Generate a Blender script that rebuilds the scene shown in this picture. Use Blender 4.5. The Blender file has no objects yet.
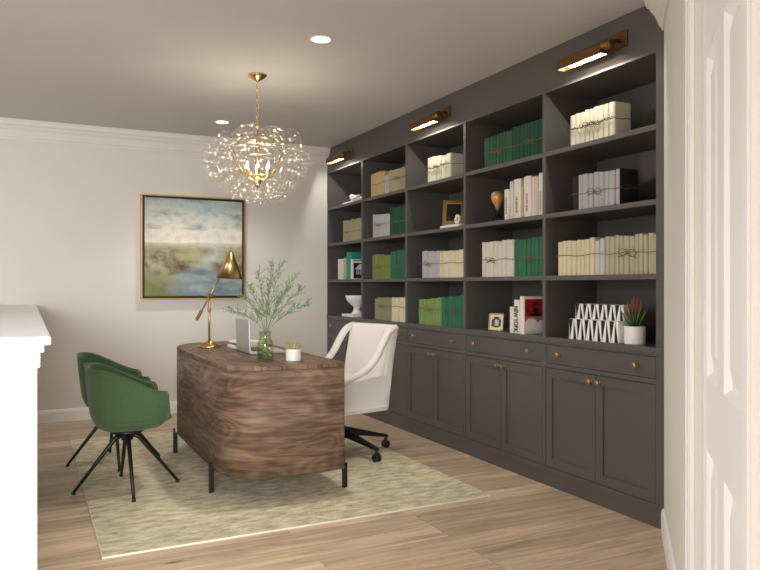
import bpy, bmesh, math, random
from mathutils import Vector, Matrix
random.seed(7)
PI = math.pi
SC = bpy.context.scene
COL = SC.collection
CAM_H = 1.262
H = 2.74
XB = 2.924           # front plane of the built-in bookcase
YW = 7.19            # back wall
FPX = 710.0
S_, C_ = math.sin(math.radians(26.4)), math.cos(math.radians(26.4))

def wall_y(px, X):
    """distance along the bookcase wall of a vertical line seen at px on the plane X"""
    u = (px - 380) / FPX
    return X * (C_ - u * S_) / (S_ + u * C_)
def wall_z(px, py, X):
    y = wall_y(px, X)
    return CAM_H - (py - 285) * (X * S_ + y * C_) / FPX

# ------------------------------------------------------------------ materials
def srgb(r, g, b):
    def f(c):
        c /= 255.0
        return c / 12.92 if c <= 0.04045 else ((c + 0.055) / 1.055) ** 2.4
    return (f(r), f(g), f(b), 1)
MATS = {}
def new_mat(name):
    m = bpy.data.materials.new(name); m.use_nodes = True
    nt = m.node_tree
    return m, nt, nt.nodes['Principled BSDF']
def N(nt, t, **kw):
    n = nt.nodes.new(t)
    for k, v in kw.items(): setattr(n, k, v)
    return n
def mat(name, col, rough=0.5, metal=0.0, var=0.06, scale=6.0, bump=0.0, bscale=120.0, stretch=(1, 1, 1), sheen=0.0, spec=0.5):
    if name in MATS: return MATS[name]
    m, nt, b = new_mat(name); L = nt.links
    tc = N(nt, 'ShaderNodeTexCoord'); mp = N(nt, 'ShaderNodeMapping'); mp.inputs['Scale'].default_value = stretch
    L.new(tc.outputs['Object'], mp.inputs['Vector'])
    no = N(nt, 'ShaderNodeTexNoise'); no.inputs['Scale'].default_value = scale; no.inputs['Detail'].default_value = 4
    L.new(mp.outputs[0], no.inputs['Vector'])
    mx = N(nt, 'ShaderNodeMix', data_type='RGBA')
    mx.inputs[6].default_value = tuple(c * (1 - var) for c in col[:3]) + (1,)
    mx.inputs[7].default_value = tuple(min(1, c * (1 + var)) for c in col[:3]) + (1,)
    L.new(no.outputs['Fac'], mx.inputs[0]); L.new(mx.outputs[2], b.inputs['Base Color'])
    b.inputs['Roughness'].default_value = rough; b.inputs['Metallic'].default_value = metal
    b.inputs['Specular IOR Level'].default_value = spec
    if sheen: b.inputs['Sheen Weight'].default_value = sheen
    if bump:
        n2 = N(nt, 'ShaderNodeTexNoise'); n2.inputs['Scale'].default_value = bscale; n2.inputs['Detail'].default_value = 3
        L.new(mp.outputs[0], n2.inputs['Vector'])
        bp = N(nt, 'ShaderNodeBump'); bp.inputs['Strength'].default_value = bump; bp.inputs['Distance'].default_value = 0.002
        L.new(n2.outputs['Fac'], bp.inputs['Height']); L.new(bp.outputs[0], b.inputs['Normal'])
    MATS[name] = m
    return m
def emat(name, col, strength):
    m, nt, b = new_mat(name)
    b.inputs['Base Color'].default_value = col
    b.inputs['Emission Color'].default_value = col
    b.inputs['Emission Strength'].default_value = strength
    return m

M_wall = mat('wall_paint', srgb(220, 217, 210), 0.85, var=0.015, bump=0.05, bscale=300)
M_ceil = mat('ceiling_paint', srgb(200, 199, 200), 0.9, var=0.01)
M_trim = mat('white_trim_paint', srgb(238, 239, 240), 0.45, var=0.01)
M_crown = mat('crown_paint', srgb(222, 220, 217), 0.6, var=0.01)
M_cab = mat('charcoal_lacquer', srgb(89, 86, 85), 0.42, var=0.03)
M_brass = mat('aged_brass', srgb(188, 156, 106), 0.3, 0.95, var=0.15, scale=20)
M_brassd = mat('dark_bronze', srgb(138, 106, 70), 0.35, 0.95, var=0.15, scale=20)
M_gold = mat('polished_gold', srgb(226, 190, 120), 0.18, 1.0, var=0.05)
M_black = mat('black_metal', srgb(34, 31, 29), 0.4, 0.4, var=0.1)
M_blk = mat('black_plastic', srgb(22, 22, 23), 0.45, var=0.1)
M_green = mat('green_wool', srgb(66, 93, 56), 0.9, var=0.18, scale=60, bump=0.5, bscale=500, sheen=0.15)
M_cream = mat('cream_linen', srgb(228, 224, 218), 0.9, var=0.05, scale=80, bump=0.4, bscale=600, sheen=0.1)
M_ceram = mat('white_ceramic', srgb(238, 237, 234), 0.3, var=0.01)
M_alu = mat('brushed_aluminium', srgb(200, 200, 202), 0.35, 0.6, var=0.04)
M_paper = mat('book_pages', srgb(232, 224, 205), 0.9, var=0.08, scale=40, stretch=(1, 12, 1))
M_twine = mat('jute_twine', srgb(124, 98, 62), 0.9, var=0.25, scale=150)
M_dark = mat('dark_leaf', srgb(45, 42, 34), 0.7, var=0.2)
M_leaf = mat('green_leaf', srgb(118, 150, 106), 0.6, var=0.22, scale=9)
M_stem = mat('leaf_stem', srgb(128, 140, 96), 0.7, var=0.15)
M_wh = mat('matte_white', srgb(240, 240, 238), 0.6, var=0.01)
M_soil = mat('potting_soil', srgb(58, 44, 32), 0.95, var=0.4, scale=80)

# ---- floor planks
m, nt, b = new_mat('oak_planks'); L = nt.links; M_floor = m
tc = N(nt, 'ShaderNodeTexCoord')
br = N(nt, 'ShaderNodeTexBrick'); br.offset = 0.37; br.offset_frequency = 3
br.inputs['Color1'].default_value = srgb(219, 197, 171); br.inputs['Color2'].default_value = srgb(186, 165, 143)
br.inputs['Mortar'].default_value = srgb(120, 98, 80)
br.inputs['Scale'].default_value = 1; br.inputs['Mortar Size'].default_value = 0.0012; br.inputs['Mortar Smooth'].default_value = 0.4
br.inputs['Bias'].default_value = 0.0
br.inputs['Brick Width'].default_value = 1.9; br.inputs['Row Height'].default_value = 0.19
L.new(tc.outputs['Object'], br.inputs['Vector'])
sx = N(nt, 'ShaderNodeMapping'); sx.inputs['Scale'].default_value = (0.9, 9, 1)
L.new(tc.outputs['Object'], sx.inputs['Vector'])
# shift the grain per plank by the plank's own colour
ad = N(nt, 'ShaderNodeVectorMath', operation='MULTIPLY_ADD'); ad.inputs[1].default_value = (60, 60, 60)
L.new(br.outputs['Color'], ad.inputs[0]); L.new(sx.outputs[0], ad.inputs[2])
no = N(nt, 'ShaderNodeTexNoise'); no.inputs['Scale'].default_value = 2.2; no.inputs['Detail'].default_value = 9; no.inputs['Roughness'].default_value = 0.62; no.inputs['Distortion'].default_value = 0.5
L.new(ad.outputs[0], no.inputs['Vector'])
rp = N(nt, 'ShaderNodeValToRGB'); e = rp.color_ramp.elements
e[0].position = 0.3; e[0].color = (0.48, 0.44, 0.41, 1); e[1].position = 0.66; e[1].color = (1.12, 1.1, 1.08, 1)
L.new(no.outputs['Fac'], rp.inputs[0])
mx = N(nt, 'ShaderNodeMix', data_type='RGBA', blend_type='MULTIPLY'); mx.inputs[0].default_value = 0.75
L.new(br.outputs['Color'], mx.inputs[6]); L.new(rp.outputs[0], mx.inputs[7])
# knots
mk = N(nt, 'ShaderNodeMapping'); mk.inputs['Scale'].default_value = (1.1, 3.6, 1); L.new(tc.outputs['Object'], mk.inputs['Vector'])
vo = N(nt, 'ShaderNodeTexVoronoi'); vo.inputs['Scale'].default_value = 1.3; L.new(mk.outputs[0], vo.inputs['Vector'])
r2 = N(nt, 'ShaderNodeValToRGB'); e = r2.color_ramp.elements
e[0].position = 0.02; e[0].color = (0.2, 0.15, 0.11, 1); e[1].position = 0.09; e[1].color = (1, 1, 1, 1)
L.new(vo.outputs['Distance'], r2.inputs[0])
m2 = N(nt, 'ShaderNodeMix', data_type='RGBA', blend_type='MULTIPLY'); m2.inputs[0].default_value = 0.85
L.new(mx.outputs[2], m2.inputs[6]); L.new(r2.outputs[0], m2.inputs[7]); L.new(m2.outputs[2], b.inputs['Base Color'])
b.inputs['Roughness'].default_value = 0.42; b.inputs['Specular IOR Level'].default_value = 0.35
bp = N(nt, 'ShaderNodeBump'); bp.inputs['Strength'].default_value = 0.15; bp.inputs['Distance'].default_value = 0.002
L.new(no.outputs['Fac'], bp.inputs['Height']); L.new(bp.outputs[0], b.inputs['Normal'])

# ---- rug
m, nt, b = new_mat('woven_rug'); L = nt.links; M_rug = m
tc = N(nt, 'ShaderNodeTexCoord'); mp = N(nt, 'ShaderNodeMapping'); mp.inputs['Scale'].default_value = (3.6, 9, 1)
L.new(tc.outputs['Object'], mp.inputs['Vector'])
no = N(nt, 'ShaderNodeTexNoise'); no.inputs['Scale'].default_value = 2.4; no.inputs['Detail'].default_value = 10; no.inputs['Roughness'].default_value = 0.72
L.new(mp.outputs[0], no.inputs['Vector'])
rp = N(nt, 'ShaderNodeValToRGB'); e = rp.color_ramp.elements
e[0].position = 0.34; e[0].color = srgb(172, 163, 142); e[1].position = 0.68; e[1].color = srgb(246, 240, 226)
x = e.new(0.46); x.color = srgb(208, 199, 174); x = e.new(0.56); x.color = srgb(234, 225, 203)
L.new(no.outputs['Fac'], rp.inputs[0])
n2 = N(nt, 'ShaderNodeTexNoise'); n2.inputs['Scale'].default_value = 1.1; n2.inputs['Detail'].default_value = 5; L.new(tc.outputs['Object'], n2.inputs['Vector'])
r2 = N(nt, 'ShaderNodeValToRGB'); e = r2.color_ramp.elements
e[0].position = 0.4; e[0].color = srgb(236, 236, 228); e[1].position = 0.62; e[1].color = srgb(255, 251, 240)
L.new(n2.outputs['Fac'], r2.inputs[0])
mx = N(nt, 'ShaderNodeMix', data_type='RGBA', blend_type='MULTIPLY'); mx.inputs[0].default_value = 1
L.new(rp.outputs[0], mx.inputs[6]); L.new(r2.outputs[0], mx.inputs[7])
n3 = N(nt, 'ShaderNodeTexNoise'); n3.inputs['Scale'].default_value = 90; n3.inputs['Detail'].default_value = 3; L.new(mp.outputs[0], n3.inputs['Vector'])
r3 = N(nt, 'ShaderNodeValToRGB'); e = r3.color_ramp.elements
e[0].position = 0.35; e[0].color = (0.72, 0.72, 0.72, 1); e[1].position = 0.6; e[1].color = (1.1, 1.1, 1.1, 1)
L.new(n3.outputs['Fac'], r3.inputs[0])
m3 = N(nt, 'ShaderNodeMix', data_type='RGBA', blend_type='MULTIPLY'); m3.inputs[0].default_value = 0.6
L.new(mx.outputs[2], m3.inputs[6]); L.new(r3.outputs[0], m3.inputs[7]); L.new(m3.outputs[2], b.inputs['Base Color'])
b.inputs['Roughness'].default_value = 0.95
bp = N(nt, 'ShaderNodeBump'); bp.inputs['Strength'].default_value = 0.5; bp.inputs['Distance'].default_value = 0.004
L.new(n3.outputs['Fac'], bp.inputs['Height']); L.new(bp.outputs[0], b.inputs['Normal'])

# ---- walnut
def walnut(name, long_axes):
    """long, fine grain lines with slow cathedral figure; long_axes tells along which object axes the grain runs"""
    m, nt, b = new_mat(name); L = nt.links
    tc = N(nt, 'ShaderNodeTexCoord')
    def mapped(long, short):
        mp = N(nt, 'ShaderNodeMapping'); mp.inputs['Scale'].default_value = tuple(long if i in long_axes else short for i in range(3))
        L.new(tc.outputs['Object'], mp.inputs['Vector']); return mp
    n0 = N(nt, 'ShaderNodeTexNoise'); n0.inputs['Scale'].default_value = 1.0; n0.inputs['Detail'].default_value = 1.5; n0.inputs['Distortion'].default_value = 0.4; L.new(mapped(1.6, 5.0).outputs[0], n0.inputs['Vector'])
    mu = N(nt, 'ShaderNodeMath', operation='MULTIPLY'); mu.inputs[1].default_value = 75; L.new(n0.outputs['Fac'], mu.inputs[0])
    si = N(nt, 'ShaderNodeMath', operation='SINE'); L.new(mu.outputs[0], si.inputs[0])
    n1 = N(nt, 'ShaderNodeTexNoise'); n1.inputs['Scale'].default_value = 1.0; n1.inputs['Detail'].default_value = 8; n1.inputs['Roughness'].default_value = 0.7; L.new(mapped(3.0, 42.0).outputs[0], n1.inputs['Vector'])
    n2 = N(nt, 'ShaderNodeTexNoise'); n2.inputs['Scale'].default_value = 1.0; n2.inputs['Detail'].default_value = 3; L.new(mapped(1.5, 7.0).outputs[0], n2.inputs['Vector'])
    ma = N(nt, 'ShaderNodeMath', operation='MULTIPLY_ADD'); ma.inputs[1].default_value = 0.055; L.new(si.outputs[0], ma.inputs[0]); L.new(n1.outputs['Fac'], ma.inputs[2])
    mb = N(nt, 'ShaderNodeMath', operation='MULTIPLY_ADD'); mb.inputs[1].default_value = 0.5; L.new(n2.outputs['Fac'], mb.inputs[0]); L.new(ma.outputs[0], mb.inputs[2])
    rp = N(nt, 'ShaderNodeValToRGB'); e = rp.color_ramp.elements
    e[0].position = 0.52; e[0].color = srgb(66, 51, 41); e[1].position = 1.0; e[1].color = srgb(148, 124, 102)
    x = e.new(0.68); x.color = srgb(98, 77, 62); x = e.new(0.80); x.color = srgb(121, 97, 80)
    L.new(mb.outputs[0], rp.inputs[0]); L.new(rp.outputs[0], b.inputs['Base Color'])
    b.inputs['Roughness'].default_value = 0.55; b.inputs['Specular IOR Level'].default_value = 0.25
    return m
M_wal = walnut('walnut_side', (0, 1))
M_walt = walnut('walnut_top', (1, 2))

# ---- glass
def shell_glass(name, tint, rim, f0=0.06, f1=0.6, bump=0.0):
    m, nt, b = new_mat(name); L = nt.links; nt.nodes.remove(b)
    out = nt.nodes['Material Output']
    tr = N(nt, 'ShaderNodeBsdfTransparent'); tr.inputs[0].default_value = tint
    gl = N(nt, 'ShaderNodeBsdfGlossy'); gl.inputs['Color'].default_value = rim; gl.inputs['Roughness'].default_value = 0.03
    lw = N(nt, 'ShaderNodeLayerWeight'); lw.inputs['Blend'].default_value = 0.35
    rp = N(nt, 'ShaderNodeValToRGB'); e = rp.color_ramp.elements
    e[0].position = 0.45; e[0].color = (f0, f0, f0, 1); e[1].position = 1.0; e[1].color = (f1, f1, f1, 1); x = e.new(0.82); x.color = (f0 + f1 * 0.2,) * 3 + (1,)
    L.new(lw.outputs['Facing'], rp.inputs[0])
    mx = N(nt, 'ShaderNodeMixShader'); L.new(rp.outputs[0], mx.inputs[0]); L.new(tr.outputs[0], mx.inputs[1]); L.new(gl.outputs[0], mx.inputs[2])
    if bump:
        tc = N(nt, 'ShaderNodeTexCoord'); no = N(nt, 'ShaderNodeTexNoise'); no.inputs['Scale'].default_value = 9; L.new(tc.outputs['Object'], no.inputs['Vector'])
        bp = N(nt, 'ShaderNodeBump'); bp.inputs['Strength'].default_value = bump; bp.inputs['Distance'].default_value = 0.01
        L.new(no.outputs['Fac'], bp.inputs['Height']); L.new(bp.outputs[0], gl.inputs['Normal'])
    L.new(mx.outputs[0], out.inputs[0])
    return m
def seeded_glass():
    """thin blown glass: clear centre, bright rim, small seeds that catch the light of the bulbs"""
    m, nt, b = new_mat('bubble_glass'); L = nt.links; nt.nodes.remove(b); out = nt.nodes['Material Output']
    tr = N(nt, 'ShaderNodeBsdfTransparent'); tr.inputs[0].default_value = (0.985, 0.982, 0.975, 1)
    gl = N(nt, 'ShaderNodeBsdfGlossy'); gl.inputs['Color'].default_value = (1, 0.98, 0.94, 1); gl.inputs['Roughness'].default_value = 0.02
    tl = N(nt, 'ShaderNodeBsdfTranslucent'); tl.inputs[0].default_value = (1, 0.97, 0.9, 1)
    df = N(nt, 'ShaderNodeBsdfDiffuse'); df.inputs[0].default_value = (1, 0.98, 0.94, 1)
    md = N(nt, 'ShaderNodeMixShader'); md.inputs[0].default_value = 0.5; L.new(tl.outputs[0], md.inputs[1]); L.new(df.outputs[0], md.inputs[2])
    me = N(nt, 'ShaderNodeMixShader'); me.inputs[0].default_value = 0.55; L.new(gl.outputs[0], me.inputs[1]); L.new(md.outputs[0], me.inputs[2])
    lw = N(nt, 'ShaderNodeLayerWeight'); lw.inputs['Blend'].default_value = 0.3
    rp = N(nt, 'ShaderNodeValToRGB'); e = rp.color_ramp.elements
    e[0].position = 0.5; e[0].color = (0, 0, 0, 1); e[1].position = 0.87; e[1].color = (1, 1, 1, 1); x = e.new(0.74); x.color = (0.16, 0.16, 0.16, 1)
    L.new(lw.outputs['Facing'], rp.inputs[0])
    tc = N(nt, 'ShaderNodeTexCoord'); vo = N(nt, 'ShaderNodeTexVoronoi'); vo.inputs['Scale'].default_value = 5.5; L.new(tc.outputs['Object'], vo.inputs['Vector'])
    sd = N(nt, 'ShaderNodeMath', operation='LESS_THAN'); sd.inputs[1].default_value = 0.16; L.new(vo.outputs['Distance'], sd.inputs[0])
    s2 = N(nt, 'ShaderNodeMath', operation='MULTIPLY'); s2.inputs[1].default_value = 0.8; L.new(sd.outputs[0], s2.inputs[0])
    a1 = N(nt, 'ShaderNodeMath', operation='MAXIMUM'); L.new(rp.outputs[0], a1.inputs[0]); L.new(s2.outputs[0], a1.inputs[1])
    m1 = N(nt, 'ShaderNodeMixShader'); L.new(a1.outputs[0], m1.inputs[0]); L.new(tr.outputs[0], m1.inputs[1]); L.new(me.outputs[0], m1.inputs[2])
    m2 = N(nt, 'ShaderNodeMixShader'); m2.inputs[0].default_value = 0.035; L.new(m1.outputs[0], m2.inputs[1]); L.new(gl.outputs[0], m2.inputs[2])
    L.new(m2.outputs[0], out.inputs[0]); return m
M_bub = seeded_glass()
M_vase = shell_glass('green_glass', (0.87, 0.90, 0.80, 1), (0.85, 0.9, 0.82, 1), 0.05, 0.5)
M_smoke = shell_glass('smoke_glass', (0.45, 0.45, 0.47, 1), (0.8, 0.8, 0.85, 1), 0.06, 0.5)

# ------------------------------------------------------------------ mesh helpers
def finish(bm, name, material, parent=None, smooth=False, bevel=0.0, seg=2, loc=None, autosmooth=35, **mods):
    bmesh.ops.recalc_face_normals(bm, faces=bm.faces)
    me = bpy.data.meshes.new(name); bm.to_mesh(me); bm.free()
    o = bpy.data.objects.new(name, me); COL.objects.link(o)
    ms = material if isinstance(material, (list, tuple)) else [material]
    for q in ms: me.materials.append(q)
    if smooth:
        for p in me.polygons: p.use_smooth = True
    if bevel:
        md = o.modifiers.new('bevel', 'BEVEL'); md.width = bevel; md.segments = seg; md.limit_method = 'ANGLE'; md.angle_limit = math.radians(40)
        md.harden_normals = False
    if parent is not None: o.parent = parent
    if loc: o.location = loc
    return o
def bx(bm, x0, x1, y0, y1, z0, z1, mi=0):
    vs = [bm.verts.new(p) for p in ((x0, y0, z0), (x1, y0, z0), (x1, y1, z0), (x0, y1, z0), (x0, y0, z1), (x1, y0, z1), (x1, y1, z1), (x0, y1, z1))]
    for f in ((3, 2, 1, 0), (4, 5, 6, 7), (0, 1, 5, 4), (1, 2, 6, 5), (2, 3, 7, 6), (3, 0, 4, 7)):
        fc = bm.faces.new([vs[i] for i in f]); fc.material_index = mi
    return vs
def box(name, m, x0, x1, y0, y1, z0, z1, parent=None, bevel=0.0, seg=2):
    bm = bmesh.new(); bx(bm, min(x0, x1), max(x0, x1), min(y0, y1), max(y0, y1), min(z0, z1), max(z0, z1))
    return finish(bm, name, m, parent, bevel=bevel, seg=seg)
def lathe(bm, prof, seg=32, c=(0, 0, 0), closed=False, mat4=None, mi=0):
    rings = []
    for r, z in prof:
        if r < 1e-6:
            rings.append([bm.verts.new((c[0], c[1], c[2] + z))])
        else:
            rings.append([bm.verts.new((c[0] + r * math.cos(2 * PI * i / seg), c[1] + r * math.sin(2 * PI * i / seg), c[2] + z)) for i in range(seg)])
    for a, b_ in zip(rings[:-1], rings[1:]):
        for i in range(seg):
            j = (i + 1) % seg
            if len(a) == 1 and len(b_) == 1: continue
            if len(a) == 1: f = bm.faces.new((a[0], b_[i], b_[j]))
            elif len(b_) == 1: f = bm.faces.new((a[i], b_[0], a[j]))
            else: f = bm.faces.new((a[i], b_[i], b_[j], a[j]))
            f.material_index = mi
    if mat4 is not None:
        bmesh.ops.transform(bm, matrix=mat4, verts=[v for r in rings for v in r])
    return rings
def tube(bm, pts, r, seg=8, closed=False, cap=True):
    pts = [Vector(p) for p in pts]; n = len(pts)
    rr = r if isinstance(r, (list, tuple)) else [r] * n
    rings = []; up = Vector((0.13, 0.31, 0.94)).normalized()
    for i, p in enumerate(pts):
        a = pts[(i - 1) % n] if (closed or i > 0) else p
        c = pts[(i + 1) % n] if (closed or i < n - 1) else p
        d = (c - a).normalized()
        s = d.cross(up)
        if s.length < 1e-3: s = d.cross(Vector((1, 0, 0)))
        s.normalize(); t = s.cross(d).normalized()
        rings.append([bm.verts.new(p + rr[i] * (s * math.cos(2 * PI * k / seg) + t * math.sin(2 * PI * k / seg))) for k in range(seg)])
    m_ = n if closed else n - 1
    for i in range(m_):
        a, b_ = rings[i], rings[(i + 1) % n]
        for k in range(seg):
            bm.faces.new((a[k], a[(k + 1) % seg], b_[(k + 1) % seg], b_[k]))
    if not closed and cap:
        bm.faces.new(rings[0][::-1]); bm.faces.new(rings[-1])
def prism(bm, poly, z0, z1, mi=0):
    a = [bm.verts.new((x, y, z0)) for x, y in poly]; b_ = [bm.verts.new((x, y, z1)) for x, y in poly]
    n = len(poly)
    f = bm.faces.new(a[::-1]); f.material_index = mi
    f = bm.faces.new(b_); f.material_index = mi
    for i in range(n):
        f = bm.faces.new((a[i], a[(i + 1) % n], b_[(i + 1) % n], b_[i])); f.material_index = mi
def extrude_profile(bm, prof, p0, p1, nrm):
    """sweep profile of (out, z) along straight line p0->p1 (xy); nrm = outward xy"""
    ends = []
    for p in (p0, p1):
        ends.append([bm.verts.new((p[0] + nrm[0] * o, p[1] + nrm[1] * o, z)) for o, z in prof])
    n = len(prof)
    for i in range(n):
        bm.faces.new((ends[0][i], ends[0][(i + 1) % n], ends[1][(i + 1) % n], ends[1][i]))
    bm.faces.new(ends[0][::-1]); bm.faces.new(ends[1])
def thing(name, label, cat, loc=(0, 0, 0), rz=0, group=None):
    o = bpy.data.objects.new(name, None); COL.objects.link(o)
    o.empty_display_size = 0.1
    o.location = loc; o.rotation_euler = (0, 0, rz)
    o['label'] = label; o['category'] = cat
    if group: o['group'] = group
    return o
def tag(o, label, cat, group=None):
    o['label'] = label; o['category'] = cat
    if group: o['group'] = group
    return o
def struct(o): o['kind'] = 'structure'; return o
def copy_tree(o, parent=None):
    c = o.copy(); COL.objects.link(c); c.parent = parent
    for ch in list(o.children): copy_tree(ch, c)
    return c

# ------------------------------------------------------------------ room shell
XL, YR = -3.3, -3.0
RX = XB + 0.56        # wall plane behind the bookcase
bm = bmesh.new(); bx(bm, XL - 0.1, RX + 0.1, YR - 0.1, YW + 0.1, -0.1, 0.0); struct(finish(bm, 'floor', M_floor))
bm = bmesh.new(); bx(bm, XL - 0.1, RX + 0.1, YR - 0.1, YW + 0.1, H, H + 0.1); struct(finish(bm, 'ceiling', M_ceil))
struct(box('wall_back', M_wall, XL - 0.1, RX + 0.1, YW, YW + 0.1, 0, H))
struct(box('wall_bookcase', M_wall, RX, RX + 0.1, 2.55, YW, 0, H))
# left wall with a wide window
def wall_with_hole(name, ax, c0, c1, a0, a1, h0, h1, z0, z1):
    bm = bmesh.new()
    for (p0, p1, q0, q1) in ((a0, h0, 0, H), (h1, a1, 0, H), (h0, h1, 0, z0), (h0, h1, z1, H)):
        if p1 - p0 < 1e-4 or q1 - q0 < 1e-4: continue
        if ax == 'x': bx(bm, c0, c1, p0, p1, q0, q1)
        else: bx(bm, p0, p1, c0, c1, q0, q1)
    return struct(finish(bm, name, M_wall))
wall_with_hole('wall_left', 'x', XL - 0.1, XL, YR, YW, 1.4, 4.6, 0.9, 2.4)
wall_with_hole('wall_rear', 'y', YR - 0.1, YR, XL, 0.30, -2.9, -0.1, 0.25, 2.45)
def window(name, ax, c, a0, a1, z0, z1):
    bm = bmesh.new(); t = 0.05
    bars = [(a0, a0 + t, z0, z1), (a1 - t, a1, z0, z1), (a0, a1, z0, z0 + t), (a0, a1, z1 - t, z1)]
    k = 3
    for i in range(1, k): a = a0 + (a1 - a0) * i / k; bars.append((a - t / 2, a + t / 2, z0, z1))
    for p0, p1, q0, q1 in bars:
        if ax == 'x': bx(bm, c - 0.08, c - 0.02, p0, p1, q0, q1)
        else: bx(bm, p0, p1, c - 0.08, c - 0.02, q0, q1)
    return struct(finish(bm, name, M_trim))
window('window_1', 'x', XL, 1.4, 4.6, 0.9, 2.4)
window('window_2', 'y', YR, -2.9, -0.1, 0.25, 2.45)

# 45 degree wall with the door.  s along the wall from the bookcase corner, n into the room
def W(s, n): return (XB - 0.70711 * s - 0.70711 * n, 2.614 - 0.70711 * s + 0.70711 * n)
def wbox(bm, s0, s1, n0, n1, z0, z1, mi=0):
    ps = [W(s0, n0), W(s1, n0), W(s1, n1), W(s0, n1)]
    prism(bm, ps, z0, z1, mi)
DS0, DS1, DT = 1.553, 2.52, 2.20
SE = 3.70
bm = bmesh.new()
wbox(bm, 0.0, DS0, -0.12, 0, 0, H); wbox(bm, DS1, SE, -0.12, 0, 0, H); wbox(bm, DS0, DS1, -0.12, 0, DT, H)
struct(finish(bm, 'wall_diagonal', M_wall))
e0 = W(SE, 0)
struct(box('wall_hall', M_wall, e0[0] - 0.02, e0[0] + 0.1, YR, e0[1] + 0.02, 0, H))
bm = bmesh.new()   # casing
for a, b_ in ((DS0 - 0.092, DS0), (DS1, DS1 + 0.10)):
    wbox(bm, a, b_, 0, 0.014, 0, DT + 0.09); wbox(bm, a if a < DS0 else b_ - 0.02, a + 0.02 if a < DS0 else b_, 0.014, 0.02, 0, DT + 0.09)
    wbox(bm, a + 0.035, b_ - 0.008, 0.014, 0.0175, 0, DT + 0.09)
wbox(bm, DS0, DS1, 0, 0.018, DT, DT + 0.09)
struct(finish(bm, 'trim_1', M_trim, bevel=0.002))
# door slab with raised-and-fielded panels
door_bm = bmesh.new()
panels = [(DS0 + 0.088, DS0 + 0.33), (DS0 + 0.45, DS0 + 0.86)]
rows = [(0.24, 0.783), (0.993, 1.93)]
def slab(bm):
    n1 = -0.024; n0 = -0.064
    ss = sorted([DS0 + 0.003, DS1 - 0.003] + [x for p in panels for x in p]); zz = sorted([0.008, DT - 0.003] + [z for r in rows for z in r])
    for i in range(len(ss) - 1):
        for j in range(len(zz) - 1):
            ispan = (ss[i], ss[i + 1]) in panels and (zz[j], zz[j + 1]) in rows
            if not ispan: wbox(bm, ss[i], ss[i + 1], n0, n1, zz[j], zz[j + 1])
            else:
                wbox(bm, ss[i], ss[i + 1], n0, n1 - 0.018, zz[j], zz[j + 1])
                # bevelled field
                a, b_, c, d = ss[i], ss[i + 1], zz[j], zz[j + 1]
                def ring(q, n): return [bm.verts.new((*W(a + q, n), c + q)), bm.verts.new((*W(b_ - q, n), c + q)), bm.verts.new((*W(b_ - q, n), d - q)), bm.verts.new((*W(a + q, n), d - q))]
                r = [ring(0.0, n1), ring(0.018, n1 - 0.016), ring(0.03, n1 - 0.016), ring(0.075, n1 - 0.003)]
                for x, y in zip(r[:-1], r[1:]):
                    for k in range(4): bm.faces.new((x[k], x[(k + 1) % 4], y[(k + 1) % 4], y[k]))
                bm.faces.new(r[-1])
slab(door_bm)
struct(finish(door_bm, 'door_1', M_trim))

# crown moulding
CP = [(0, 2.569), (0.012, 2.569), (0.016, 2.585), (0.024, 2.592), (0.03, 2.61), (0.045, 2.645), (0.066, 2.672), (0.07, 2.684), (0.082, 2.69), (0.09, 2.705), (0.092, 2.72), (0.105, 2.74), (0, 2.74)]
bm = bmesh.new(); extrude_profile(bm, CP, (XL, YW), (XB, YW), (0, -1)); struct(finish(bm, 'trim_2', M_crown))
a = W(-0.0, 0); b_ = W(SE, 0)
bm = bmesh.new(); extrude_profile(bm, CP, a, b_, (-0.70711, 0.70711)); struct(finish(bm, 'trim_3', M_crown))
BP = [(0, 0), (0.015, 0), (0.015, 0.088), (0.011, 0.104), (0.008, 0.113), (0, 0.115)]
bm = bmesh.new(); extrude_profile(bm, BP, (0.03, YW), (XB, YW), (0, -1)); struct(finish(bm, 'baseboard_back', M_trim))
a = W(0.0, 0); b_ = W(DS0 - 0.093, 0)
bm = bmesh.new(); extrude_profile(bm, BP, a, b_, (-0.70711, 0.70711)); struct(finish(bm, 'baseboard_diagonal', M_trim))

# half wall (stair guard) with its cap
hw = thing('half_wall', 'long white half wall with a wide moulded cap at the left edge', 'half wall', (-0.16, 4.95, 0))
def hwb(name, x0, x1, y0, y1, z0, z1, bv=0.004):
    return box(name, M_wh if name == 'panel' else M_trim, x0 + 0.16, x1 + 0.16, y0 - 4.95, y1 - 4.95, z0, z1, hw, bevel=bv)
hwb('panel', -0.36, 0.030, 2.74, YW, 0, 1.055, 0.002)
hwb('cap', -0.42, 0.073, 2.69, YW - 0.001, 1.055, 1.085, 0.006)
hwb('cap_moulding', -0.40, 0.052, 2.712, YW - 0.001, 1.028, 1.055)
hwb('trim_board', -0.385, 0.040, 2.726, YW - 0.001, 0.975, 1.028)

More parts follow.
